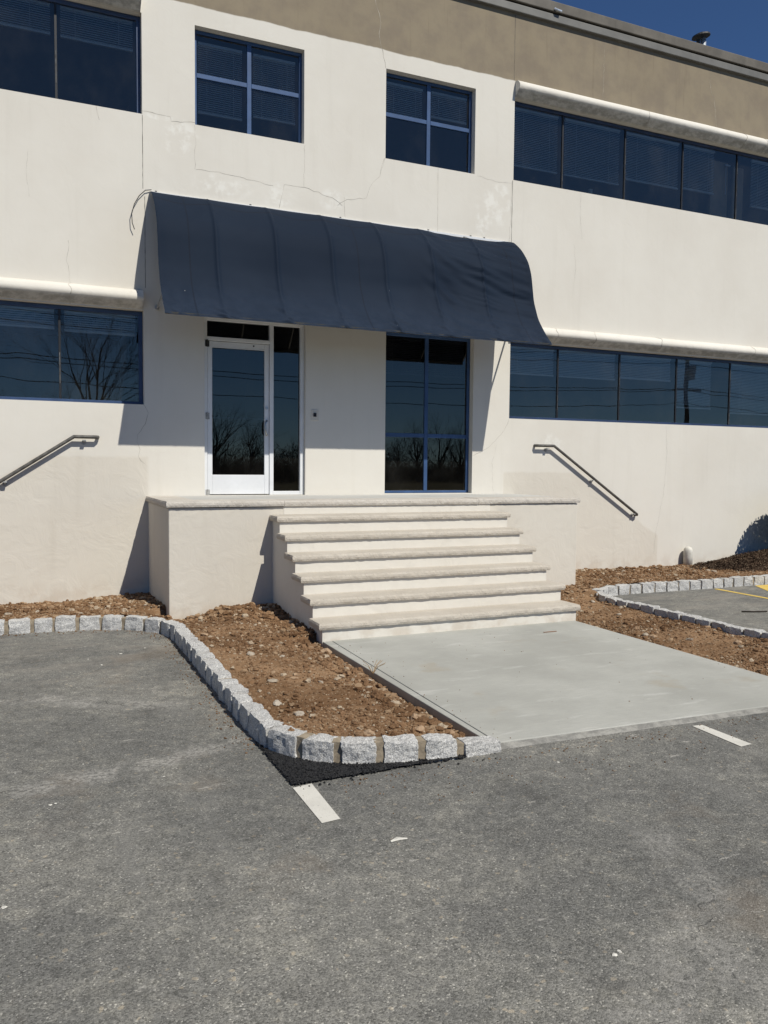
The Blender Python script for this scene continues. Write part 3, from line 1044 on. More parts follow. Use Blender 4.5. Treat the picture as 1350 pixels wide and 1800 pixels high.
GL = 'field stones lying in the left soil bed'
named = [(2.655, -4.05, .062, rock_m, 'flat sandy stone beside the top left corner of the concrete walkway'),
         (2.50, -6.34, .072, rock_m, 'large brown stone by the walkway edge at the front of the left bed'),
         (2.40, -6.60, .050, rock_m, 'reddish stone nearest to the front kerb by the walkway corner'),
         (1.86, -4.22, .050, white_rock_m, 'pale pointed stone in the upper middle of the left bed'),
         (1.66, -3.15, .048, rock_m, 'sandy stone next to the kerb at the far end of the left bed'),
         (1.78, -5.22, .042, white_rock_m, 'whitish grey stone half way down the left bed'),
         (1.66, -5.75, .046, white_rock_m, 'yellowish white flat stone near the kerb in the left bed'),
         (1.72, -6.10, .052, white_rock_m, 'speckled white stone behind the corner block of the kerb'),
         (2.02, -6.62, .058, rock_m, 'flat orange stone behind the second front kerb block')]
for x, y, r, mt, lb in named: rock(x, y, soilL(x, y), r * .8, mt, lb)
for k in range(22):
    while True:
        x = random.uniform(1.55, 2.74); y = random.uniform(-6.75, -2.0)
        if in_poly(x, y, bedL) and min(math.hypot(x - q[0], y - q[1]) for q in named) > .12: break
    rock(x, y, soilL(x, y), random.uniform(.016, .028), random.choice([rock_m, rock_m, rock_m, rock_m, white_rock_m]), 'small tan stone among the crumbs of the left soil bed', GL)
for k in range(26):
    x = random.uniform(-.6, 1.45); y = random.uniform(-1.6, -.15)
    rock(x, y, soilL(x, y), random.uniform(.022, .042), random.choice([rock_m, rock_m, rock_m, rock_m, white_rock_m]), 'brown stone in the soil strip between left kerb and wall', 'stones in the soil strip along the left wall')
for k in range(30):
    while True:
        x = random.uniform(6.05, 10.8); y = random.uniform(-5.4, -.15)
        if in_poly(x, y, bedR): break
    rock(x, y, soilR(x, y), random.uniform(.024, .042), random.choice([rock_m, rock_m, rock_m, rock_m, white_rock_m]), 'tan stone lying in the soil bed right of the steps', 'stones in the right soil bed')

# ------------------------------------------------------------------ office building
bld = empty('office_building', (4.4, 0, 0))
tag(bld, 'two storey cream stucco office building with blue tinted windows and tan parapet band', 'building')
ZS, ZL0, ZL1, ZU0, ZU1, ZC = -0.4, 2.64, 3.90, 6.47, 7.77, 9.05
WX0, WX1 = -7.0, 19.0
ZT = 1.405
D = 0.14
openings = [(WX0, 1.49, ZL0, ZL1), (WX0, 1.49, ZU0, ZU1), (7.28, WX1, ZL0, ZL1), (7.28, WX1, ZU0, ZU1 - 0.0),
            (2.185, 3.74, 6.455, 7.766), (5.02, 6.56, 6.455, 7.766), (2.30, 3.775, ZT, 3.90), (5.057, 6.596, ZT + .012, 3.90)]
xs = sorted({WX0 - .6, WX1 + .6} | {o[0] for o in openings} | {o[1] for o in openings} | {WX0 + 1.0 * k for k in range(1, 26)})
zs = sorted({ZS, ZC + .15, 8.02, 4.6, 5.4, 1.0, 0.4} | {o[2] for o in openings} | {o[3] for o in openings})
w = MB()
ids = {}
vv = []


def vid(x, z):
    k = (x, z)
    if k not in ids: ids[k] = len(vv); vv.append((x, 0, z))
    return ids[k]


fs = []
for xa, xb in zip(xs[:-1], xs[1:]):
    for za, zb in zip(zs[:-1], zs[1:]):
        cx, cz = (xa + xb) / 2, (za + zb) / 2
        if any(o[0] < cx < o[1] and o[2] < cz < o[3] for o in openings): continue
        fs.append((vid(xa, za), vid(xb, za), vid(xb, zb), vid(xa, zb)))
w.add(vv, fs)
for (x0, x1, z0, z1) in openings:
    y1 = D + 0.08
    w.quad((x0, 0, z0), (x1, 0, z0), (x1, y1, z0), (x0, y1, z0))
    w.quad((x0, 0, z1), (x0, y1, z1), (x1, y1, z1), (x1, 0, z1))
    w.quad((x0, 0, z0), (x0, y1, z0), (x0, y1, z1), (x0, 0, z1))
    w.quad((x1, 0, z0), (x1, 0, z1), (x1, y1, z1), (x1, y1, z0))
wall = w.build('wall', stucco, bld)
# rest of the block: side walls, back, roof
w = MB()
w.box(WX0 - .6, WX0 - .3, 0.004, 16, ZS, ZC + .1)
w.box(WX1 + .3, WX1 + .6, 0.004, 16, ZS, ZC + .1)
w.box(WX0 - .3, WX1 + .3, 15.7, 16, ZS, ZC + .1)
w.build('rear_wall', stucco, bld)
w = MB()
w.box(WX0 - .29, WX1 + .29, 0.02, 15.69, ZC - .25, ZC - .05)
w.build('roof', cope_m, bld)

# rooms behind the glass (ceilings, floors, back walls)
for (z0, z1) in ((1.30, 4.35), (5.35, 8.25)):
    w = MB()
    x0, x1, y0, y1 = WX0, WX1, D + .081, 6.0
    w.quad((x0, y1, z0), (x1, y1, z0), (x1, y1, z1), (x0, y1, z1))
    w.quad((x0, y0, z1), (x0, y1, z1), (x1, y1, z1), (x1, y0, z1))
    w.quad((x0, y0, z0), (x0, y0, z1), (x0, y1, z1), (x0, y1, z0))
    w.quad((x1, y0, z0), (x1, y1, z0), (x1, y1, z1), (x1, y0, z1))
    for xp in (1.8, 4.4, 7.0):
        w.box(xp, xp + .12, y0 + .02, y1 - .01, z0 + .01, z1 - .01)
    w.build('interior', room_m, bld)
    w = MB()
    w.quad((x0, y0, z0), (x1, y0, z0), (x1, y1, z0), (x0, y1, z0))
    w.build('interior_floor', floor_m, bld)


# rounded stucco mouldings over the strip windows
def moulding(x0, x1, zc, r, breaks, closed_left, label=None):
    mb = MB()
    n = 12
    xs = [x0]
    while xs[-1] < x1 - .25: xs.append(xs[-1] + .2)
    xs.append(x1)
    vs = []
    for i, x in enumerate(xs):
        for k in range(n + 1):
            a = math.pi * (k / n) - math.pi / 2
            rr = r * (1 + 0.03 * noise.noise(Vector((x * 1.2, k * .4, zc))))
            dep = abs(math.cos(a)) if a > -0.12 else max(0.0, 1.0 - (-math.sin(a) - 0.12) / 0.88) * 0.985
            vs.append((x, -0.002 - dep * rr * 1.10 if 0 < k < n else 0.02, zc + math.sin(a) * rr))
    mb.add(vs, [(i * (n + 1) + k, (i + 1) * (n + 1) + k, (i + 1) * (n + 1) + k + 1, i * (n + 1) + k + 1) for i in range(len(xs) - 1) for k in range(n)])
    N = len(mb.v)
    mb.f.append(tuple(range(n, -1, -1)))
    mb.f.append(tuple(N - n - 1 + k for k in range(n + 1)))
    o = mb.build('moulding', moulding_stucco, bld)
    me = o.data
    for p in me.polygons: p.use_smooth = len(p.vertices) == 4
    for bx in breaks:
        cr = MB()
        pts = []
        for k in range(n + 1):
            a = math.pi * (k / n) - math.pi / 2
            dep = abs(math.cos(a)) if a > -0.12 else max(0.0, 1.0 - (-math.sin(a) - 0.12) / 0.88)
            pts.append((bx + 0.03 * math.sin(k * 1.1 + bx) * (k / n), -0.002 - dep * r * 1.105, zc + math.sin(a) * r * 1.005))
        cr.tube(pts, 0.0035, 4)
        cr.build('crack', crack_m, o)
    return o


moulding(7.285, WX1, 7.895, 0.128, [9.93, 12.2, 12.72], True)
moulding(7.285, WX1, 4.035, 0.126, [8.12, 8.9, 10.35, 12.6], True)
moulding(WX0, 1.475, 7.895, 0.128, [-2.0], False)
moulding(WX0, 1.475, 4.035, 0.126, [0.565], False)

# metal roof edge
mb = MB(); mb.box(WX0 - .65, WX1 + .65, -0.060, 0.3, ZC + .020, ZC + .140); bevel(mb.build('coping', cope_l, bld), .01)
mb = MB(); mb.box(WX0 - .65, WX1 + .65, -0.080, 0.3, ZC + .168, ZC + .330); bevel(mb.build('coping', cope_m, bld), .012)
mb = MB(); mb.box(WX0 - .64, WX1 + .64, -0.030, 0.28, ZC + .141, ZC + .167); mb.build('coping_gap', black_seal, bld)
for bx in (-3.1, 0.1, 3.15, 6.2, 9.25, 12.3, 15.4):
    mb = MB(); mb.box(bx - .06, bx + .06, -0.081, -0.0755, ZC + .178, ZC + .325); mb.build('coping_joint', cope_m, bld)
mb = MB(); mb.tube([(7.95, -.083, 9.26), (7.99, -.11, 9.235), (8.07, -.11, 9.228)], .018, 8); mb.build('coping_flap', galv, bld)

# ---- windows
def window(x0, x1, z0, z1, mull_x, mull_z, fm, fw=0.05, mw=0.06, glass=glass_hi, flush=False, y=D):
    mb = MB()
    d = 0.06
    yf = y - 0.03
    g = .002
    mb.box(x0 + g, x1 - g, yf, yf + d, z1 - fw, z1 - g)
    mb.box(x0 + g, x1 - g, yf, yf + d, z0 + g, z0 + fw * .8)
    mb.box(x0 + g, x0 + fw, yf, yf + d, z0 + fw * .8, z1 - fw)
    mb.box(x1 - fw, x1 - g, yf, yf + d, z0 + fw * .8, z1 - fw)
    fr = bevel(mb.build('window', fm, bld), .004, 1)
    xe = [x0 + fw] + list(mull_x) + [x1 - fw]
    ze = [z0 + fw * .8] + list(mull_z) + [z1 - fw]
    for mx in mull_x:
        if flush:
            q = MB(); q.box(mx - .014, mx + .014, yf + .008, yf + .035, z0 + fw * .8 + .001, z1 - fw - .001); q.build('mullion', black_seal, fr)
            q = MB()
            z = z0 + fw
            rr = random.Random(int(mx * 100))
            while z < z1 - fw - .1:
                l = rr.uniform(.08, .35)
                if rr.random() < .30: q.box(mx - .004 + rr.uniform(-.003, .003), mx + .003, yf + .003, yf + .0075, z, min(z + l, z1 - fw))
                z += l
            if q.v: a = q.build('caulk', caulk, fr); a['kind'] = 'stuff'
        else:
            q = MB(); q.box(mx - mw / 2, mx + mw / 2, yf + .003, yf + d, z0 + fw * .8 + .001, z1 - fw - .001); bevel(q.build('mullion', fm, fr), .004, 1)
    for mz in mull_z:
        for xa, xb in zip(xe[:-1], xe[1:]):
            a = xa + (mw / 2 if xa in mull_x else 0); b = xb - (mw / 2 if xb in mull_x else 0)
            q = MB(); q.box(a + .001, b - .001, yf + .005, yf + d, mz - mw / 2, mz + mw / 2); bevel(q.build('transom', fm, fr), .004, 1)
    for xa, xb in zip(xe[:-1], xe[1:]):
        for za, zb in zip(ze[:-1], ze[1:]):
            q = MB(); q.quad((xa - .004, yf + .022, za - .004), (xb + .004, yf + .022, za - .004), (xb + .004, yf + .022, zb + .004), (xa - .004, yf + .022, zb + .004))
            p = q.build('pane', glass, fr)
    return fr


def blind(fr, x0, x1, z0, z1, rail=True, y=0.195, pitch=0.028, tilt=0.9, sag=0.0):
    mb = MB()
    z = z1
    while z > z0:
        dz = 0.0125 * tilt; dy = 0.011
        a = sag * (z1 - z) / max(.01, z1 - z0)
        mb.quad((x0, y - dy, z - dz), (x1, y - dy, z - dz - a), (x1, y + dy, z + dz - a), (x0, y + dy, z + dz))
        z -= pitch
    if rail: mb.box(x0, x1, y - .016, y + .016, z0 - .03 - sag, z0 - .004 - sag)
    mb.box(x0, x1, y - .02, y + .02, z1 + .015, z1 + .05)
    for fx in (0.2, 0.8):
        xx = x0 + (x1 - x0) * fx
        mb.box(xx - .002, xx + .002, y - .017, y - .015, z0, z1)
    o = mb.build('blind', blind_m, fr)
    o['kind'] = 'stuff'
    return o


# strip windows, right (pane joints about 1.3 m apart)
jr = [8.315, 9.63, 10.94, 12.26, 13.6, 14.9, 16.2, 17.5]
fr = window(7.28, WX1, ZU0, ZU1, jr, [], dark_blue, fw=.055, flush=True)
blind(fr, 7.40, 8.26, 6.80, 7.66); blind(fr, 8.40, 9.56, 6.80, 7.66); blind(fr, 9.70, 10.90, 6.92, 7.66); blind(fr, 11.0, 11.76, 6.95, 7.66)
blind(fr, 12.70, 13.5, 6.86, 7.66); blind(fr, 13.7, 14.8, 6.86, 7.66)
q = MB(); q.box(11.80, 12.22, .30, .34, 6.50, 7.60); q.box(12.36, 12.62, .30, .34, 6.50, 7.56); q.build('interior_panel', tan_panel, fr)
q = MB(); q.box(12.10, 12.22, .24, .26, 7.52, 7.55); q.tube([(12.12, .25, 7.5), (12.12, .25, 7.0)], .006, 6); q.build('blind_wand', alu, fr)
q = MB(); q.tube([(9.0, .25, 6.53), (9.0, .25, 6.64)], [.035, .042], 12); q.build('cup', white_paint, fr)
fr = window(7.28, WX1, ZL0, ZL1, jr, [], dark_blue, fw=.055, flush=True)
blind(fr, 7.36, 8.27, 3.42, 3.80); blind(fr, 8.36, 9.58, 3.42, 3.80); blind(fr, 9.68, 10.85, 3.46, 3.80); blind(fr, 11.0, 11.85, 3.02, 3.80, sag=.03)
blind(fr, 12.35, 13.5, 2.95, 3.80, sag=.02); blind(fr, 13.7, 14.8, 3.3, 3.80)
# strip windows, left
jl = [0.44 - 1.31 * k for k in range(0, 6)][::-1]
fr = window(WX0, 1.49, ZU0, ZU1, jl, [], mid_blue, fw=.055, flush=True)
blind(fr, 0.50, 1.40, 7.36, 7.68); blind(fr, -0.82, 0.38, 7.36, 7.68); blind(fr, -2.1, -0.95, 7.36, 7.68)
fr = window(WX0, 1.49, ZL0, ZL1, jl, [], mid_blue, fw=.055, flush=True)
blind(fr, -0.82, 0.38, 3.62, 3.80); blind(fr, 0.50, 1.40, 3.60, 3.80)
# cross windows
fr = window(2.185, 3.74, 6.455, 7.766, [2.965], [7.165], blue_frame, fw=.045, mw=.062)
blind(fr, 2.26, 2.88, 6.72, 7.60, rail=True); blind(fr, 3.04, 3.66, 6.80, 7.60)
fr = window(5.02, 6.56, 6.455, 7.766, [5.795], [7.155], blue_frame, fw=.045, mw=.062)
blind(fr, 5.1, 5.72, 7.22, 7.62); blind(fr, 5.87, 6.5, 7.30, 7.62)
fr = window(5.057, 6.596, ZT + .012, 3.90, [5.815], [2.325], blue_frame, fw=.05, mw=.062, glass=glass_door)
blind(fr, 5.12, 5.76, 3.30, 3.80); blind(fr, 5.87, 6.52, 3.30, 3.80)

# ---- entrance: aluminium storefront frame with door and sidelight
yf = 0.06
fb = MB()
fb.box(2.302, 2.352, yf, yf + .11, ZT + .001, 3.898)
fb.box(3.715, 3.773, yf, yf + .11, ZT + .001, 3.898)
fb.box(2.352, 3.715, yf + .002, yf + .108, 3.85, 3.897)
fb.box(3.252, 3.312, yf + .002, yf + .108, ZT + .001, 3.85)
fb.box(2.352, 3.252, yf + .004, yf + .106, 3.575, 3.628)
fb.box(3.312, 3.715, yf + .004, yf + .106, ZT + .001, ZT + .055)
ef = bevel(fb.build('entrance_frame', alu, bld), .004, 1)
for (a, b, c, d) in ((2.35, 3.254, 3.626, 3.852), (3.310, 3.717, ZT + .053, 3.852)):
    q = MB(); q.quad((a, yf + .05, c), (b, yf + .05, c), (b, yf + .05, d), (a, yf + .05, d)); q.build('pane', glass_door, ef)
dr = MB()
yd = yf + .018
dx0, dx1, dz0, dz1 = 2.357, 3.247, ZT + .012, 3.568
dr.box(dx0, 2.425, yd, yd + .045, dz0, dz1)
dr.box(3.180, dx1, yd, yd + .045, dz0, dz1)
dr.box(2.425, 3.180, yd + .001, yd + .044, 3.490, dz1)
dr.box(2.425, 3.180, yd + .001, yd + .044, dz0, 1.695)
door = bevel(dr.build('door', alu, bld), .004, 1)
door['label'] = 'silver framed glass entrance door with pull handle'
q = MB(); q.quad((2.42, yd + .022, 1.69), (3.185, yd + .022, 1.69), (3.185, yd + .022, 3.495), (2.42, yd + .022, 3.495)); q.build('pane', glass_door, door)
q = MB()
q.tube([(3.213, yd - .002, 2.27), (3.205, yd - .05, 2.272), (3.185, yd - .062, 2.30), (3.180, yd - .062, 2.36), (3.180, yd - .062, 2.40), (3.185, yd - .062, 2.45), (3.205, yd - .05, 2.475), (3.213, yd - .002, 2.478)], .014, 10)
q.build('handle', alu_dull, door, smooth=True)
q = MB(); q.tube([(3.213, yd - .012, 2.66), (3.213, yd + .002, 2.66)], .020, 14); q.tube([(3.213, yd - .014, 2.66), (3.213, yd - .010, 2.66)], .010, 10); q.build('lock', alu_dull, door)
q = MB(); q.box(2.430, 3.175, yd + .060, yd + .085, 2.492, 2.512); q.build('push_bar', alu_dull, door)
for z in (2.52, 3.53, 1.44):
    q = MB(); q.tube([(2.352, yf - .008, z - .05), (2.352, yf - .008, z + .05)], .010, 8); q.box(2.325, 2.35, yf - .006, yf - .001, z - .045, z + .045); q.box(2.36, 2.385, yd - .006, yd - .001, z - .045, z + .045)
    q.build('hinge', vent_dark if z > 3 else bracket_m, door)
q = MB(); q.box(2.42, 3.18, yd - .004, yd, 3.478, 3.489); q.build('glazing_bead', alu, door)
q = MB(); q.tube([(3.02, yd - .004, 3.535), (3.02, yd + .001, 3.535)], .012, 10); q.build('door_sensor', black_seal, door)

# ---- cracks and control joints in the wall
rc = random.Random(4)


def ribbon(mb, pts, w, jit=0.02, y=-0.0012, step=0.06):
    P = []
    for a, b in zip(pts[:-1], pts[1:]):
        n = max(1, int(math.dist(a, b) / step))
        for k in range(n):
            t = k / n
            P.append((a[0] + (b[0] - a[0]) * t + rc.uniform(-jit, jit), a[1] + (b[1] - a[1]) * t + rc.uniform(-jit, jit)))
    P.append(pts[-1])
    vs = []
    for i, p in enumerate(P):
        q0 = Vector(P[max(0, i - 1)]); q1 = Vector(P[min(len(P) - 1, i + 1)])
        t = (q1 - q0).normalized() if (q1 - q0).length > 1e-6 else Vector((0, 1))
        n = Vector((-t.y, t.x)) * w * rc.uniform(.35, 1.0) * .5
        vs += [(p[0] + n.x, y, p[1] + n.y), (p[0] - n.x, y, p[1] - n.y)]
    mb.add(vs, [(2 * i, 2 * i + 1, 2 * i + 3, 2 * i + 2) for i in range(len(P) - 1)])


for pts, w_ in [
    ([(4.82, 9.05), (4.835, 8.71), (4.93, 8.40), (4.89, 8.25), (4.953, 8.00), (5.011, 7.77)], .016),
    ([(2.19, 5.86), (2.5, 5.87), (2.79, 5.84), (3.28, 5.80)], .010),
    ([(2.19, 6.45), (2.18, 5.86)], .006),
    ([(3.36, 5.50), (3.40, 5.66), (3.45, 5.83), (3.75, 5.84), (3.95, 5.80), (4.23, 5.74), (4.33, 5.66)], .009),
    ([(3.75, 6.45), (3.74, 5.84)], .006),
    ([(4.25, 5.66), (4.42, 5.76), (4.72, 5.83), (4.77, 6.0), (4.92, 6.17), (5.0, 6.45)], .009),
    ([(4.36, 5.80), (4.38, 5.50)], .006),
    ([(1.49, 6.51), (1.86, 6.49), (1.87, 6.44), (2.186, 6.48)], .010),
    ([(0.56, 4.72), (0.535, 4.45), (0.575, 4.16)], .007),
    ([(1.50, 2.64), (1.55, 2.52), (1.50, 2.38), (1.40, 2.23), (1.385, 2.14), (1.43, 2.04), (1.40, 1.94), (1.49, 1.84)], .009),
    ([(7.28, 2.62), (7.19, 2.45), (7.12, 2.36), (6.86, 2.13), (6.62, 2.02)], .007),
    ([(7.05, 2.2), (6.97, 1.9), (7.0, 1.45)], .005),
    ([(7.22, 5.45), (7.25, 6.0), (7.26, 6.46)], .007),
    ([(11.43, 9.05), (11.40, 8.75), (11.52, 8.5), (11.60, 8.02)], .010),
    ([(9.04, 9.05), (9.03, 8.02)], .008),
    ([(10.62, 2.6), (10.65, 2.1), (10.6, 1.4), (10.45, .7), (10.4, .3)], .006),
    ([(8.5, 5.6), (8.55, 5.2), (8.48, 4.7)], .005), ([(8.62, 6.46), (8.6, 6.1), (8.66, 5.7)], .005),
    ([(0.92, 6.46), (0.95, 6.3)], .008), ([(0.1, 5.8), (.06, 5.5), (.1, 5.2)], .004),
    ([(6.6, 6.44), (6.95, 6.40), (7.26, 6.42)], .005), ([(5.02, 6.45), (4.97, 6.3)], .008),
]:
    mb = MB(); ribbon(mb, pts, w_ * .62, .010); mb.build('crack', crack_m, wall)
for pts in [[(7.262, 9.05), (7.262, 8.03)], [(7.268, 6.46), (7.262, 5.44)], [(1.492, 6.46), (1.492, 5.5)], [(5.91, 6.45), (5.915, 5.48)], [(1.515, 5.4), (1.515, 4.2)]]:
    mb = MB(); ribbon(mb, pts, .009 if pts[0][0] != 5.91 else .005, .0012); mb.build('wall_joint', joint_m if pts[0][0] != 5.91 else crack_m, wall)

# doorbell plate between door and window
db = MB(); db.box(3.86, 3.975, -.008, 0.0, 2.50, 2.655)
o = bevel(db.build('doorbell', fresh_stucco), .003)
tag(o, 'small square doorbell plate with black button between door and tall window', 'doorbell')
q = MB(); q.box(3.895, 3.940, -.022, -.009, 2.555, 2.61); bevel(q.build('button', black_seal, o), .004)

# ------------------------------------------------------------------ entrance steps
def rough_slab(x0, x1, y0, y1, z0, z1, seed, rx0=True, rx1=True, amp=0.007, step=0.022):
    """flat top, rock-faced front (y0) and, when asked, rock-faced ends"""
    bm = bmesh.new()
    nx = max(2, int((x1 - x0) / step)); ny = max(2, int((y1 - y0) / 0.05)); nz = 3
    g = {}

    def V(i, j, k):
        if (i, j, k) in g: return g[i, j, k]
        x = x0 + (x1 - x0) * i / nx; y = y0 + (y1 - y0) * j / ny; z = z0 + (z1 - z0) * k / nz
        nn = 0.6 * noise.noise(Vector((x * 16, y * 16, z * 24 + seed))) + 0.5 * noise.noise(Vector((x * 44, y * 44, z * 50 + seed))) + 0.25 * noise.noise(Vector((x * 3, y * 3, seed)))
        bulge = [0.003, -0.004, -0.003, 0.005][k]
        if j == 0: y += nn * amp + bulge
        if i == 0 and rx0: x += nn * amp + bulge
        if i == nx and rx1: x -= nn * amp + bulge
        if k == nz and (j == 0 or (i == 0 and rx0) or (i == nx and rx1)): z -= 0.003 + 0.004 * nn
        g[i, j, k] = bm.verts.new((x, y, z))
        return g[i, j, k]
    for i in range(nx):
        for k in range(nz):
            bm.faces.new([V(i, 0, k), V(i + 1, 0, k), V(i + 1, 0, k + 1), V(i, 0, k + 1)])
            bm.faces.new([V(i, ny, k + 1), V(i + 1, ny, k + 1), V(i + 1, ny, k), V(i, ny, k)])
        for j in range(ny):
            bm.faces.new([V(i, j, nz), V(i + 1, j, nz), V(i + 1, j + 1, nz), V(i, j + 1, nz)])
            bm.faces.new([V(i, j, 0), V(i, j + 1, 0), V(i + 1, j + 1, 0), V(i + 1, j, 0)])
    for j in range(ny):
        for k in range(nz):
            bm.faces.new([V(0, j, k + 1), V(0, j + 1, k + 1), V(0, j + 1, k), V(0, j, k)])
            bm.faces.new([V(nx, j, k), V(nx, j + 1, k), V(nx, j + 1, k + 1), V(nx, j, k + 1)])
    bmesh.ops.recalc_face_normals(bm, faces=bm.faces[:])
    me = bpy.data.meshes.new('slab')
    bm.to_mesh(me); bm.free()
    return me


stp = empty('entrance_staircase', (4.4, -1.75, 0))
tag(stp, 'stucco entrance porch with six wide limestone steps in front of the door', 'staircase')
BX0, BX1, BY = 1.530, 7.385, -1.715
body = MB(); body.box(BX0, BX1, BY, -0.002, -0.15, 1.325)
b_ = bevel(body.build('porch_wall', fresh_stucco, stp), .012, 2)
# porch paving and coping
ov = 0.028
link('coping_stone', rough_slab(BX0 - ov, 2.93, BY - ov - .005, -1.32, 1.333, 1.405, 3, True, False), coping_stone, stp)
link('coping_stone', rough_slab(2.936, 5.700, BY - ov, -1.32, 1.333, 1.405, 7, False, False), coping_stone, stp)
link('coping_stone', rough_slab(5.708, BX1 + ov, BY - ov + .004, -1.32, 1.331, 1.408, 9, False, True), coping_stone, stp)
link('coping_stone', rough_slab(BX0 - ov, BX0 + .36, -1.315, -0.003, 1.333, 1.403, 13, True, False, amp=.010), coping_stone, stp)
q = MB()
q.box(BX0 + .366, 4.4, -1.315, -0.003, 1.333, 1.400)
q.box(4.406, BX1 + .02, -1.315, -0.003, 1.333, 1.400)
q.build('porch_floor', floor_stone, stp)
q = MB(); q.box(BX0 + .01, BX1 - .01, -1.60, -0.01, 1.326, 1.332); q.build('mortar_bed', mortar, stp)
# stepped stucco core
TR = 0.3086
zt = [1.405 - 0.2025 * (i + 1) + 0.026 for i in range(6)]
yt = [-2.056 - TR * i for i in range(6)]
th = 0.070
SXL, SXR = 2.785, 5.985
prof = [(BY - .001, zt[0] - th)]
prof = [(-1.74, 1.325), (-1.74, zt[0] - th)]
pts = [(yt[0] + .03, zt[0] - th)]
for i in range(1, 6):
    pts += [(yt[i - 1] + .03, zt[i] - th), (yt[i] + .03, zt[i] - th)]
pts += [(yt[5] + .03, -0.15), (BY - .002, -0.15), (BY - .002, zt[0] - th)]
mb = MB()
n = len(pts)
# pieces: stack of layers so that nothing overlaps
zlev = [-0.15] + [zt[i] - th for i in range(5, -1, -1)]
mb.add([(SXL, y, z) for y, z in pts] + [(SXR, y, z) for y, z in pts], [tuple(range(n)), tuple(range(2 * n - 1, n - 1, -1))] + [(i, n + i, n + (i + 1) % n, (i + 1) % n) for i in range(n)])
me = mb.mesh('stair_core')
bm = bmesh.new(); bm.from_mesh(me); bmesh.ops.triangulate(bm, faces=[f for f in bm.faces if len(f.verts) > 4]); bmesh.ops.recalc_face_normals(bm, faces=bm.faces[:]); bm.to_mesh(me); bm.free()
link('stair_wall', me, cream_stucco, stp)
# upper riser, standing 3 mm proud of the porch wall
q = MB(); q.box(2.93, 5.90, BY - .004, BY - .001, zt[0] + .001, 1.332); q.build('riser', cream_stucco, stp)
xo = [(0, 0), (.004, .0), (.0, -.004), (-.003, .003), (.0, .006), (-.006, .002)]
for i in range(6):
    yb = (BY - .006) if i == 0 else yt[i - 1] + .028
    link('tread', rough_slab(SXL - .038 + xo[i][0], SXR + .034 + xo[i][1], yt[i], yb, zt[i] - th + .001, zt[i], 21 + i * 5), tread_stone, stp)

# ------------------------------------------------------------------ handrails
def handrail(pts, brackets, label):
    root = empty('handrail', (pts[1][0], 0, pts[1][1]))
    tag(root, label, 'handrail')
    y = -0.075
    r = .024
    P = [(pts[0][0], -.002, pts[0][1]), (pts[0][0], y + .02, pts[0][1]), (pts[0][0] + (.02 if pts[1][0] > pts[0][0] else -.02), y, pts[0][1])]
    P += [(p[0], y, p[1]) for p in pts[1:-1]]
    P += [(pts[-1][0] + (.018 if pts[-2][0] > pts[-1][0] else -.018), y, pts[-1][1] + .012), (pts[-1][0], y + .02, pts[-1][1]), (pts[-1][0], -.002, pts[-1][1])]
    mb = MB(); mb.tube(P, r, 10)
    mb.build('rail', rail_m, root, smooth=True)
    for bx, bz in brackets:
        q = MB()
        q.box(bx - .024, bx + .024, y - .012, y + .012, bz - .034, bz - .018)
        q.tube([(bx, y, bz - .026), (bx, -.03, bz - .045), (bx, -.003, bz - .05)], .009, 8)
        q.tube([(bx, -.010, bz - .05), (bx, -.001, bz - .05)], .03, 12)
        q.build('bracket', bracket_m, root)


handrail([(0.885, 2.185), (0.59, 2.185), (-0.29, 1.600), (-1.22, 0.985)], [(0.715, 2.165), (-0.235, 1.622), (-1.15, 1.02)], 'grey wall mounted handrail left of the porch')
handrail([(7.787, 2.203), (8.129, 2.203), (9.952, 1.014)], [(8.004, 2.185), (8.96, 1.653), (9.88, 1.058)], 'grey wall mounted handrail right of the porch')

# ------------------------------------------------------------------ awning
awn = empty('awning', (4.4, 0, 4.6))
tag(awn, 'long curved navy blue canvas awning over the entrance', 'awning')
AX0, AX1 = 1.577, 7.222
prof = [(-.012, 5.475), (-.14, 5.430), (-.275, 5.335), (-.39, 5.235), (-.50, 5.110), (-.575, 5.00), (-.650, 4.82), (-.695, 4.61), (-.735, 4.41), (-.79, 4.27), (-.865, 4.11), (-.96, 3.98), (-1.07, 3.85), (-1.14, 3.775), (-1.212, 3.705), (-1.236, 3.668)]


def spl(P, n):
    out = []
    for i in range(len(P) - 1):
        p0, p1, p2, p3 = (Vector(P[max(0, i - 1)]), Vector(P[i]), Vector(P[i + 1]), Vector(P[min(len(P) - 1, i + 2)]))
        for k in range(n):
            t = k / n
            out.append(0.5 * ((2 * p1) + (p2 - p0) * t + (2 * p0 - 5 * p1 + 4 * p2 - p3) * t * t + (3 * p1 - p0 - 3 * p2 + p3) * t ** 3))
    out.append(Vector(P[-1]))
    return out


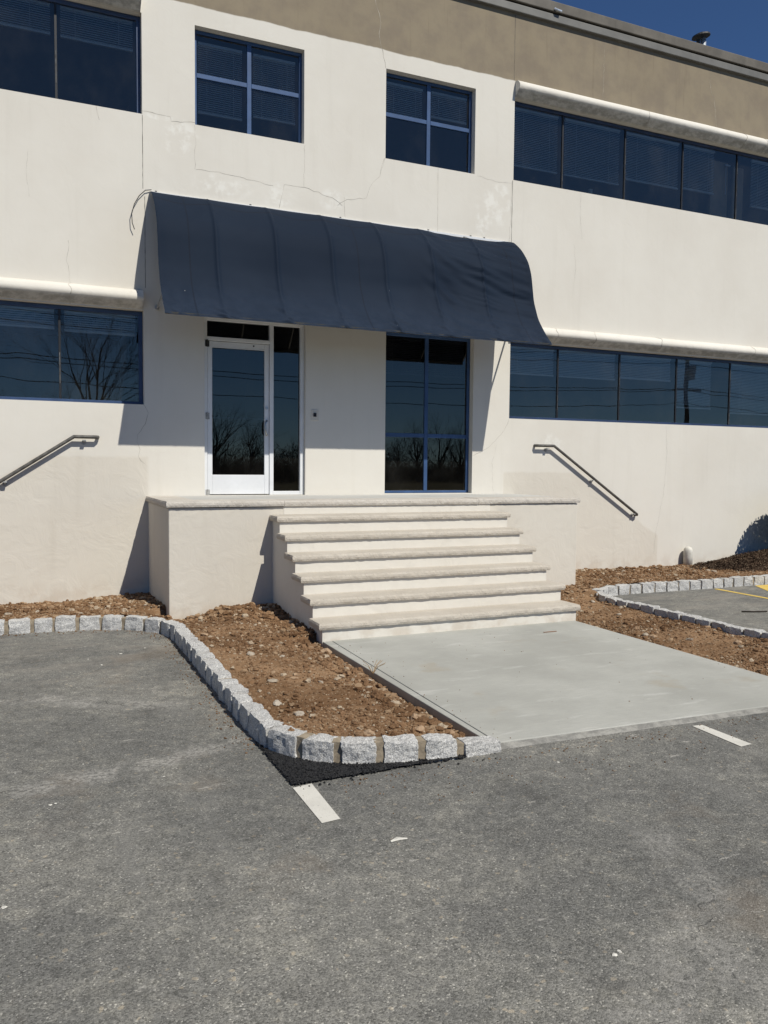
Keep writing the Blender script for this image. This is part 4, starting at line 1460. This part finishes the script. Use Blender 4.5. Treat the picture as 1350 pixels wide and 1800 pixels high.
pf = spl(prof, 6)
ribs = [1.60, 2.33, 3.14, 3.94, 4.74, 5.52, 6.36, 7.20]
nx = 300
mb = MB(); vs = []
ns = len(pf)
for i in range(nx + 1):
    x = AX0 + (AX1 - AX0) * i / nx
    # place between ribs
    for a, b in zip(ribs[:-1], ribs[1:]):
        if a <= x <= b: u = (x - a) / (b - a); break
    else: u = 0.0
    drib = min(abs(x - r) for r in ribs)
    for k, p in enumerate(pf):
        t = k / (ns - 1)
        tg = (pf[min(ns - 1, k + 1)] - pf[max(0, k - 1)]).normalized()
        nrm = Vector((tg.y, -tg.x))   # outward
        if nrm.x > 0: nrm = -nrm
        env = math.sin(math.pi * min(1, t * 1.04)) ** 0.6 if t < .96 else 0.15
        d = -0.034 * math.sin(math.pi * u) ** 0.8 * env
        d += 0.016 * math.exp(-(drib / .022) ** 2) * min(1, t * 5) * (1 if t < .7 else .5)
        lowf = max(0, (t - .6) / .4) * max(0.0, min(1.0, (1 - t) / .06))
        # gathers running off the ribs near the hem
        g = noise.noise(Vector((x * 2.5, (p.y + 0.35 * (u - .5)) * 15, 2))) * (0.25 + math.exp(-(drib / .16) ** 2)) * 0.050 * lowf
        g += noise.noise(Vector((x * 6, p.y * 28, 9))) * 0.020 * lowf * (0.3 + math.exp(-(drib / .2) ** 2))
        mid = max(0, 1 - abs(x - 5.75) / .5) * env
        g += mid * 0.030 * noise.noise(Vector((x * 1.6 + 7, (p.y + 0.75 * x) * 7, 8)))
        g += noise.noise(Vector((x * 1.1, p.y * 3.5, 1))) * 0.010 * env
        # slack right end: long creases sloping down to the right
        rt = max(0, min(1, (x - 5.5) / .9))
        g += rt * env * 0.034 * noise.noise(Vector((x * 0.9, (p.y + 0.30 * x) * 9.0, 4)))
        g += rt * env * 0.024 * noise.noise(Vector((x * 2.0, (p.y + 0.18 * x) * 21, 4)))
        le = max(0, 1 - (x - AX0) / .45) * lowf
        g += le * 0.018 * noise.noise(Vector((1, (p.y + 0.9 * x) * 16, 6)))
        ed = min(1.0, (x - AX0) / .12 + .1, (AX1 - x) / .10); g *= max(0.0, ed); d *= max(.0, ed)
        q = p + nrm * (-(d) * -1 if False else (d + g)) * (1 if nrm.x <= 0 else -1)
        y, z = q.x, q.y
        sagt = max(0, 1 - t * 9)
        if 5.72 < x < 7.12:
            sg = math.sin(math.pi * (x - 5.72) / 1.4)
            z -= sagt * 0.055 * sg ** .7; y -= sagt * 0.012
        z += -0.012 * math.sin(math.pi * u) * (1 if t > .97 else 0) * 0.5
        vs.append((x, min(y, -.006), z))
mb.add(vs, [(i * ns + k, i * ns + k + 1, (i + 1) * ns + k + 1, (i + 1) * ns + k) for i in range(nx) for k in range(ns - 1)])
fab = mb.build('fabric', canvas, awn, smooth=True)
# frame
mb = MB(); mb.box(AX0 + .01, AX1 - .01, -1.222, -1.192, 3.668, 3.692); mb.build('front_bar', vent_dark, awn)
mb = MB(); mb.box(AX0 + .02, AX1 - .02, -1.190, -1.165, 3.672, 3.698); mb.build('hem_rail', rail_m, awn)
mb = MB(); mb.box(AX0 + .01, AX1 - .02, -.028, -.001, 5.440, 5.474); mb.build('wall_rail', alu, awn)
for r in ribs:
    mb = MB(); rr = min(max(r, AX0 + .03), AX1 - .03)
    mb.tube([(rr, p.x + .028, p.y - .012) for p in pf[3:-8:4]] + [(rr, -1.17, 3.715)], .012, 6)
    mb.build('rib', alu_dull, awn, smooth=True)
for bx in (1.665, 7.195):
    mb = MB(); mb.tube([(bx, -.02, 3.945), (bx, -.84, 4.10)], .015, 8); mb.tube([(bx, -.02, 3.945), (bx, -.001, 3.945)], .028, 10); mb.build('strut', alu_dull, awn)
for tx in (1.66, 2.95, 4.3, 5.75, 6.5, 6.75):
    mb = MB(); mb.box(tx - .012, tx + .012, -.016, -.002, 5.478, 5.492); mb.build('clip', vent_dark, awn)

# loose cable at the awning's upper left corner
mb = MB()
mb.tube([(1.60, -.02, 5.495), (1.52, -.03, 5.475), (1.44, -.04, 5.39), (1.375, -.05, 5.27), (1.340, -.055, 5.14), (1.345, -.055, 5.02), (1.375, -.05, 4.94)], .0055, 6)
tag(mb.build('cable', wire_m), 'thin dark loose cable curling down the wall from the awning corner', 'cable')

# ------------------------------------------------------------------ roof vent
vt = empty('vent_pipe', (12.15, 1.0, ZC))
tag(vt, 'galvanised vent pipe with dark mushroom cap on the roof edge', 'roof vent')
mb = MB(); mb.tube([(12.20, 1.0, ZC - .05), (12.20, 1.0, 10.20)], .055, 16); mb.build('pipe', galv, vt, smooth=True)
mb = MB(); mb.tube([(12.09, 1.02, ZC - .05), (12.09, 1.02, 10.17)], .035, 10); mb.build('side_pipe', vent_dark, vt)
q = Vector((12.14, 1.0, 10.24))
mb = MB(); vs = [q + Vector((0.0, 0, .055))]
NN = 20
for ring, (rr, hh) in enumerate([(0.08, .048), (0.165, .01), (0.172, -.02)]):
    for k in range(NN):
        a = 2 * math.pi * k / NN
        vs.append(q + Vector((math.cos(a) * rr, math.sin(a) * rr, hh + 0.16 * math.cos(a) * rr)))
fs = [(0, 1 + k, 1 + (k + 1) % NN) for k in range(NN)]
for ring in range(2):
    b = 1 + ring * NN
    fs += [(b + k, b + NN + k, b + NN + (k + 1) % NN, b + (k + 1) % NN) for k in range(NN)]
fs.append(tuple(1 + 2 * NN + k for k in range(NN)))
mb.add(vs, fs); mb.build('cap', vent_dark, vt)

# ------------------------------------------------------------------ bollard
mb = MB()
bx, by = 11.12, -0.11
prof_b = [(.082, 0.0), (.082, .30), (.080, .345), (.070, .375), (.050, .400), (.025, .414), (.004, .418)]
mb.tube([(bx, by, z) for r, z in prof_b], [r for r, z in prof_b], 20)
tag(mb.build('bollard', mat_plain('bollard_paint', (0.56, 0.54, 0.48), 0.7, nscale=9, var=0.2, bumps=.3), smooth=True), 'short round topped cream bollard standing in the soil before the right wall', 'bollard')

# ------------------------------------------------------------------ shrub that throws its shadow on the wall
random.seed(21)
sh = empty('shrub', (13.42, -0.72, 0.2))
tag(sh, 'dense dark evergreen shrub whose shadow falls on the wall above the mulch', 'shrub')
mb = MB()
for k in range(7500):
    while True:
        d = Vector((random.uniform(-1, 1), random.uniform(-1, 1), random.uniform(-1, 1)))
        if .25 < d.length < 1: break
    c = Vector((13.34, -0.72, 0.98)) + Vector((d.x * .70, d.y * .5, d.z * .62))
    s_ = random.uniform(.025, .045)
    u = Vector((random.gauss(0, 1), random.gauss(0, 1), random.gauss(0, 1))).normalized(); v = u.orthogonal().normalized()
    mb.add([c - u * s_, c + v * s_ * .5, c + u * s_, c - v * s_ * .5], [(0, 1, 2, 3)])
f = mb.build('foliage', leaf_m, sh); f['kind'] = 'stuff'
mb = MB()
for k in range(7):
    a = k * .9
    mb.tube([(13.4 + .05 * math.cos(a), -.7 + .05 * math.sin(a), .1), (13.4 + .18 * math.cos(a), -.7 + .16 * math.sin(a), .6), (13.4 + .38 * math.cos(a), -.7 + .3 * math.sin(a), 1.2)], [.025, .018, .006], 6)
mb.build('trunk', bark, sh)

# ------------------------------------------------------------------ small litter
mb = MB()
random.seed(33)
LKl = cum(sm)
for k in range(620):
    s_ = random.uniform(5.5, LKl[-1])
    p = at_len(sm, LKl, s_); d = abs(random.gauss(0, .09)) + .01
    q2 = at_len(sm, LKl, min(LKl[-1], s_ + .05)); t = (Vector(q2) - Vector(p)); t = t.normalized() if t.length > 1e-5 else Vector((0, -1))
    rr = random.uniform(.0025, .007)
    lump(mb, (p[0] + t.y * d, p[1] - t.x * d, rr * .5), rr, 0, random.random() * .8)
for k in range(420):
    x = random.uniform(1.6, 7.2); y = random.uniform(-7.6, -7.08) if random.random() < .5 else random.gauss(-7.12, .05)
    rr = random.uniform(.002, .006)
    lump(mb, (x, min(y, -7.08), rr * .5), rr, 0, random.random() * .9)
for k in range(90):
    x = random.uniform(2.84, 5.9); y = random.uniform(-6.9, -3.65)
    if random.random() < .5: x = 2.84 + abs(random.gauss(0, .12))
    rr = random.uniform(.002, .005)
    lump(mb, (x, y, .024 + rr * .4), rr, 0, random.random() * .7)
tag(mb.build('spilled_soil', clod_m), 'sparse crumbs of soil spilled along the kerb foot and on the walkway', 'soil crumbs', kind='stuff')
mb = MB()
for k in range(70):
    x = random.uniform(-3, 6.5); y = random.uniform(-9.6, -2.6)
    if x > 1.2 and y > -7.2: continue
    rr = random.uniform(.005, .014)
    lump(mb, (x, y, .002), rr, 0, 1.0, flat=.25)
    if random.random() < .4: lump(mb, (x + .03, y + .008, .002), rr * .7, 0, 1.0, flat=.25)
tag(mb.build('pale_chips', chip_m), 'scattered pale chips of stone and old paint on the asphalt', 'chips', kind='stuff')
mb = MB()
mb.tube([(8.42, -3.80, .012), (8.50, -3.86, .016), (8.60, -3.88, .012), (8.70, -3.95, .02)], .009, 6)
tag(mb.build('twig', bark), 'dark twig lying on the asphalt of the right parking bay', 'twig')
mb = MB()
for k in range(9):
    a = random.uniform(0, 6.28)
    b = Vector((2.735, -5.02, .04))
    mb.tube([b, b + Vector((math.cos(a) * .05, math.sin(a) * .05, .07)), b + Vector((math.cos(a) * .11, math.sin(a) * .11, .10))], .0022, 4)
tag(mb.build('dry_weed', mat_plain('straw', (.30, .2, .1), .9)), 'wisp of dry weed beside the walkway edge in the left bed', 'weed')
mb = MB()
mb.tube([(1.615, -7.87, .006), (1.66, -7.855, .007), (1.705, -7.87, .006)], [.006, .018, .006], 7)
for v in range(len(mb.v)):
    x, y, z = mb.v[v]; mb.v[v] = (x, y, .003 + max(0, z - .003) * .25)
tag(mb.build('paint_flake', chip_m), 'flat white flake on the asphalt in front of the white line', 'flake')
mb = MB()
mb.box(6.55, 6.72, -4.14, -4.125, .026, .031)
o = tag(mb.build('wood_sliver', mat_plain('sliver', (.22, .12, .07), .8)), 'thin reddish wood sliver lying on the concrete walkway', 'sliver')
o.location = (-1.35, .1, 0)

# ------------------------------------------------------------------ beyond the camera: what the glass mirrors
def tree_mesh(seed, H, spread, depth, name='branches', stout=.020, first=.30):
    r = random.Random(seed)
    mb = MB()

    def grow(p, d, L, rad, lv):
        n = 3 if lv < 3 else 2
        pts = [p]; rads = [rad]
        q = p.copy(); dd = d.copy()
        for k in range(n):
            dd = (dd + Vector((r.gauss(0, .10), r.gauss(0, .10), r.gauss(.03, .05)))).normalized()
            q = q + dd * (L / n)
            pts.append(q.copy()); rads.append(rad * (1 - .45 * (k + 1) / n))
        mb.tube(pts, rads, 5 if lv < 2 else 3, caps=False)
        if lv >= depth: return
        nb = 3 if lv > 0 else 5
        for b in range(nb + (1 if r.random() < .5 else 0)):
            t = r.uniform(.35, 1.0) if b else 1.0
            i = min(n - 1, int(t * n)); s = pts[i].lerp(pts[i + 1], t * n - i) if t < 1 else pts[-1]
            ax = Vector((r.gauss(0, 1), r.gauss(0, 1), r.gauss(0, .5))).normalized()
            a = r.uniform(.35, .95) * spread if b else r.uniform(.05, .3)
            nd = (Matrix.Rotation(a, 3, ax) @ dd).normalized()
            if nd.z < -.15: nd.z = abs(nd.z) * .3
            grow(s, nd.normalized(), L * r.uniform(.60, .82), rads[-1] * r.uniform(.6, .9) if lv else rad * .5, lv + 1)
    grow(Vector((0, 0, 0)), Vector((0, 0, 1)), H * first, H * stout, 0)
    me = mb.mesh(name)
    return me


def tree(me, loc, s, rz, label, group=None):
    o = bpy.data.objects.new('bare_tree', me)
    if not me.materials: me.materials.append(bark)
    o.location = loc; o.scale = (s, s, s); o.rotation_euler = (0, 0, rz)
    col.objects.link(o)
    tag(o, label, 'tree', group)


big = tree_mesh(3, 13, .85, 7, stout=.011, first=.32)
tree(big, (4.9, -62, 0), 1.6, 0.4, 'tall bare spreading tree across the lot mirrored in the lower left window')
kinds = [tree_mesh(20 + k, 9, .9, 5) for k in range(4)]
rt_ = random.Random(8)
for k in range(78):
    x = -60 + k * 2.6 + rt_.uniform(-1.2, 1.2)
    s = rt_.uniform(.9, 1.5)
    if 20 < x: s *= .72
    tree(kinds[k % 4], (x, -82 + rt_.uniform(-9, 9), -0.01), s, rt_.uniform(0, 6), 'bare winter tree in the tree line across the lot', 'bare trees in the tree line mirrored in the windows')
# scrubby understorey
mb = MB()
for k in range(120000):
    x = rt_.uniform(-70, 150); y = rt_.uniform(-84, -66)
    h = max(.6, 3.6 + 3.4 * noise.noise(Vector((x * .12, 3, 0)))) * rt_.uniform(.3, 1)
    z = rt_.uniform(0, h)
    dx, dy, dz = rt_.gauss(0, .5), rt_.gauss(0, .5), rt_.uniform(.2, .9)
    mb.add([(x, y, z), (x + .06, y, z), (x + dx, y + dy, z + dz)], [(0, 1, 2)])
tag(mb.build('brushwood', bark), 'tangle of bare brushwood under the far tree line', 'brushwood', kind='stuff')


def pole(x, y, H, label, seen=False):
    root = empty('utility_pole', (x, y, 0))
    tag(root, label, 'utility pole', 'wooden utility poles along the road across the lot')
    mb = MB(); mb.tube([(x, y, -.1), (x, y, H)], [.19, .13], 10); mb.build('post', wood_pole, root)
    for z in (H - .5, H - 3.0):
        mb = MB(); mb.box(x - 1.2, x + 1.2, y - .06, y + .06, z - .06, z + .06); mb.build('crossarm', wood_pole, root)
    mb = MB(); mb.tube([(x + .35, y, H - 2.3), (x + .35, y, H - 1.3)], .24, 12); mb.build('transformer', bracket_m, root)


PX = [-58, -8.5, 41.5, 92]
for x, l in zip(PX, ('leftmost wooden utility pole across the lot', 'wooden utility pole across the lot left of the one mirrored', 'wooden utility pole mirrored in the lower right window', 'rightmost wooden utility pole across the lot')): pole(x, -31, 10.2, l)
for (z, dy, sag, lb) in ((9.75, -.9, .9, 'topmost overhead wire on the far side of the poles'), (9.75, .9, 1.0, 'topmost overhead wire on the near side of the poles'), (9.0, 0, .7, 'overhead wire just under the top crossarms'), (7.25, -.5, .8, 'overhead wire on the far end of the lower crossarms'), (7.25, .5, .65, 'overhead wire on the near end of the lower crossarms'), (6.3, .2, .9, 'lowest overhead wire below the crossarms')):
    mb = MB()
    pts = []
    for a, b in zip(PX[:-1], PX[1:]):
        for k in range(16):
            t = k / 16
            pts.append((a + (b - a) * t, -31 + dy, z - sag * 4 * t * (1 - t)))
    mb.tube(pts, .022, 4)
    tag(mb.build('power_line', wire_m), lb, 'wire', 'overhead wires mirrored in the glass')
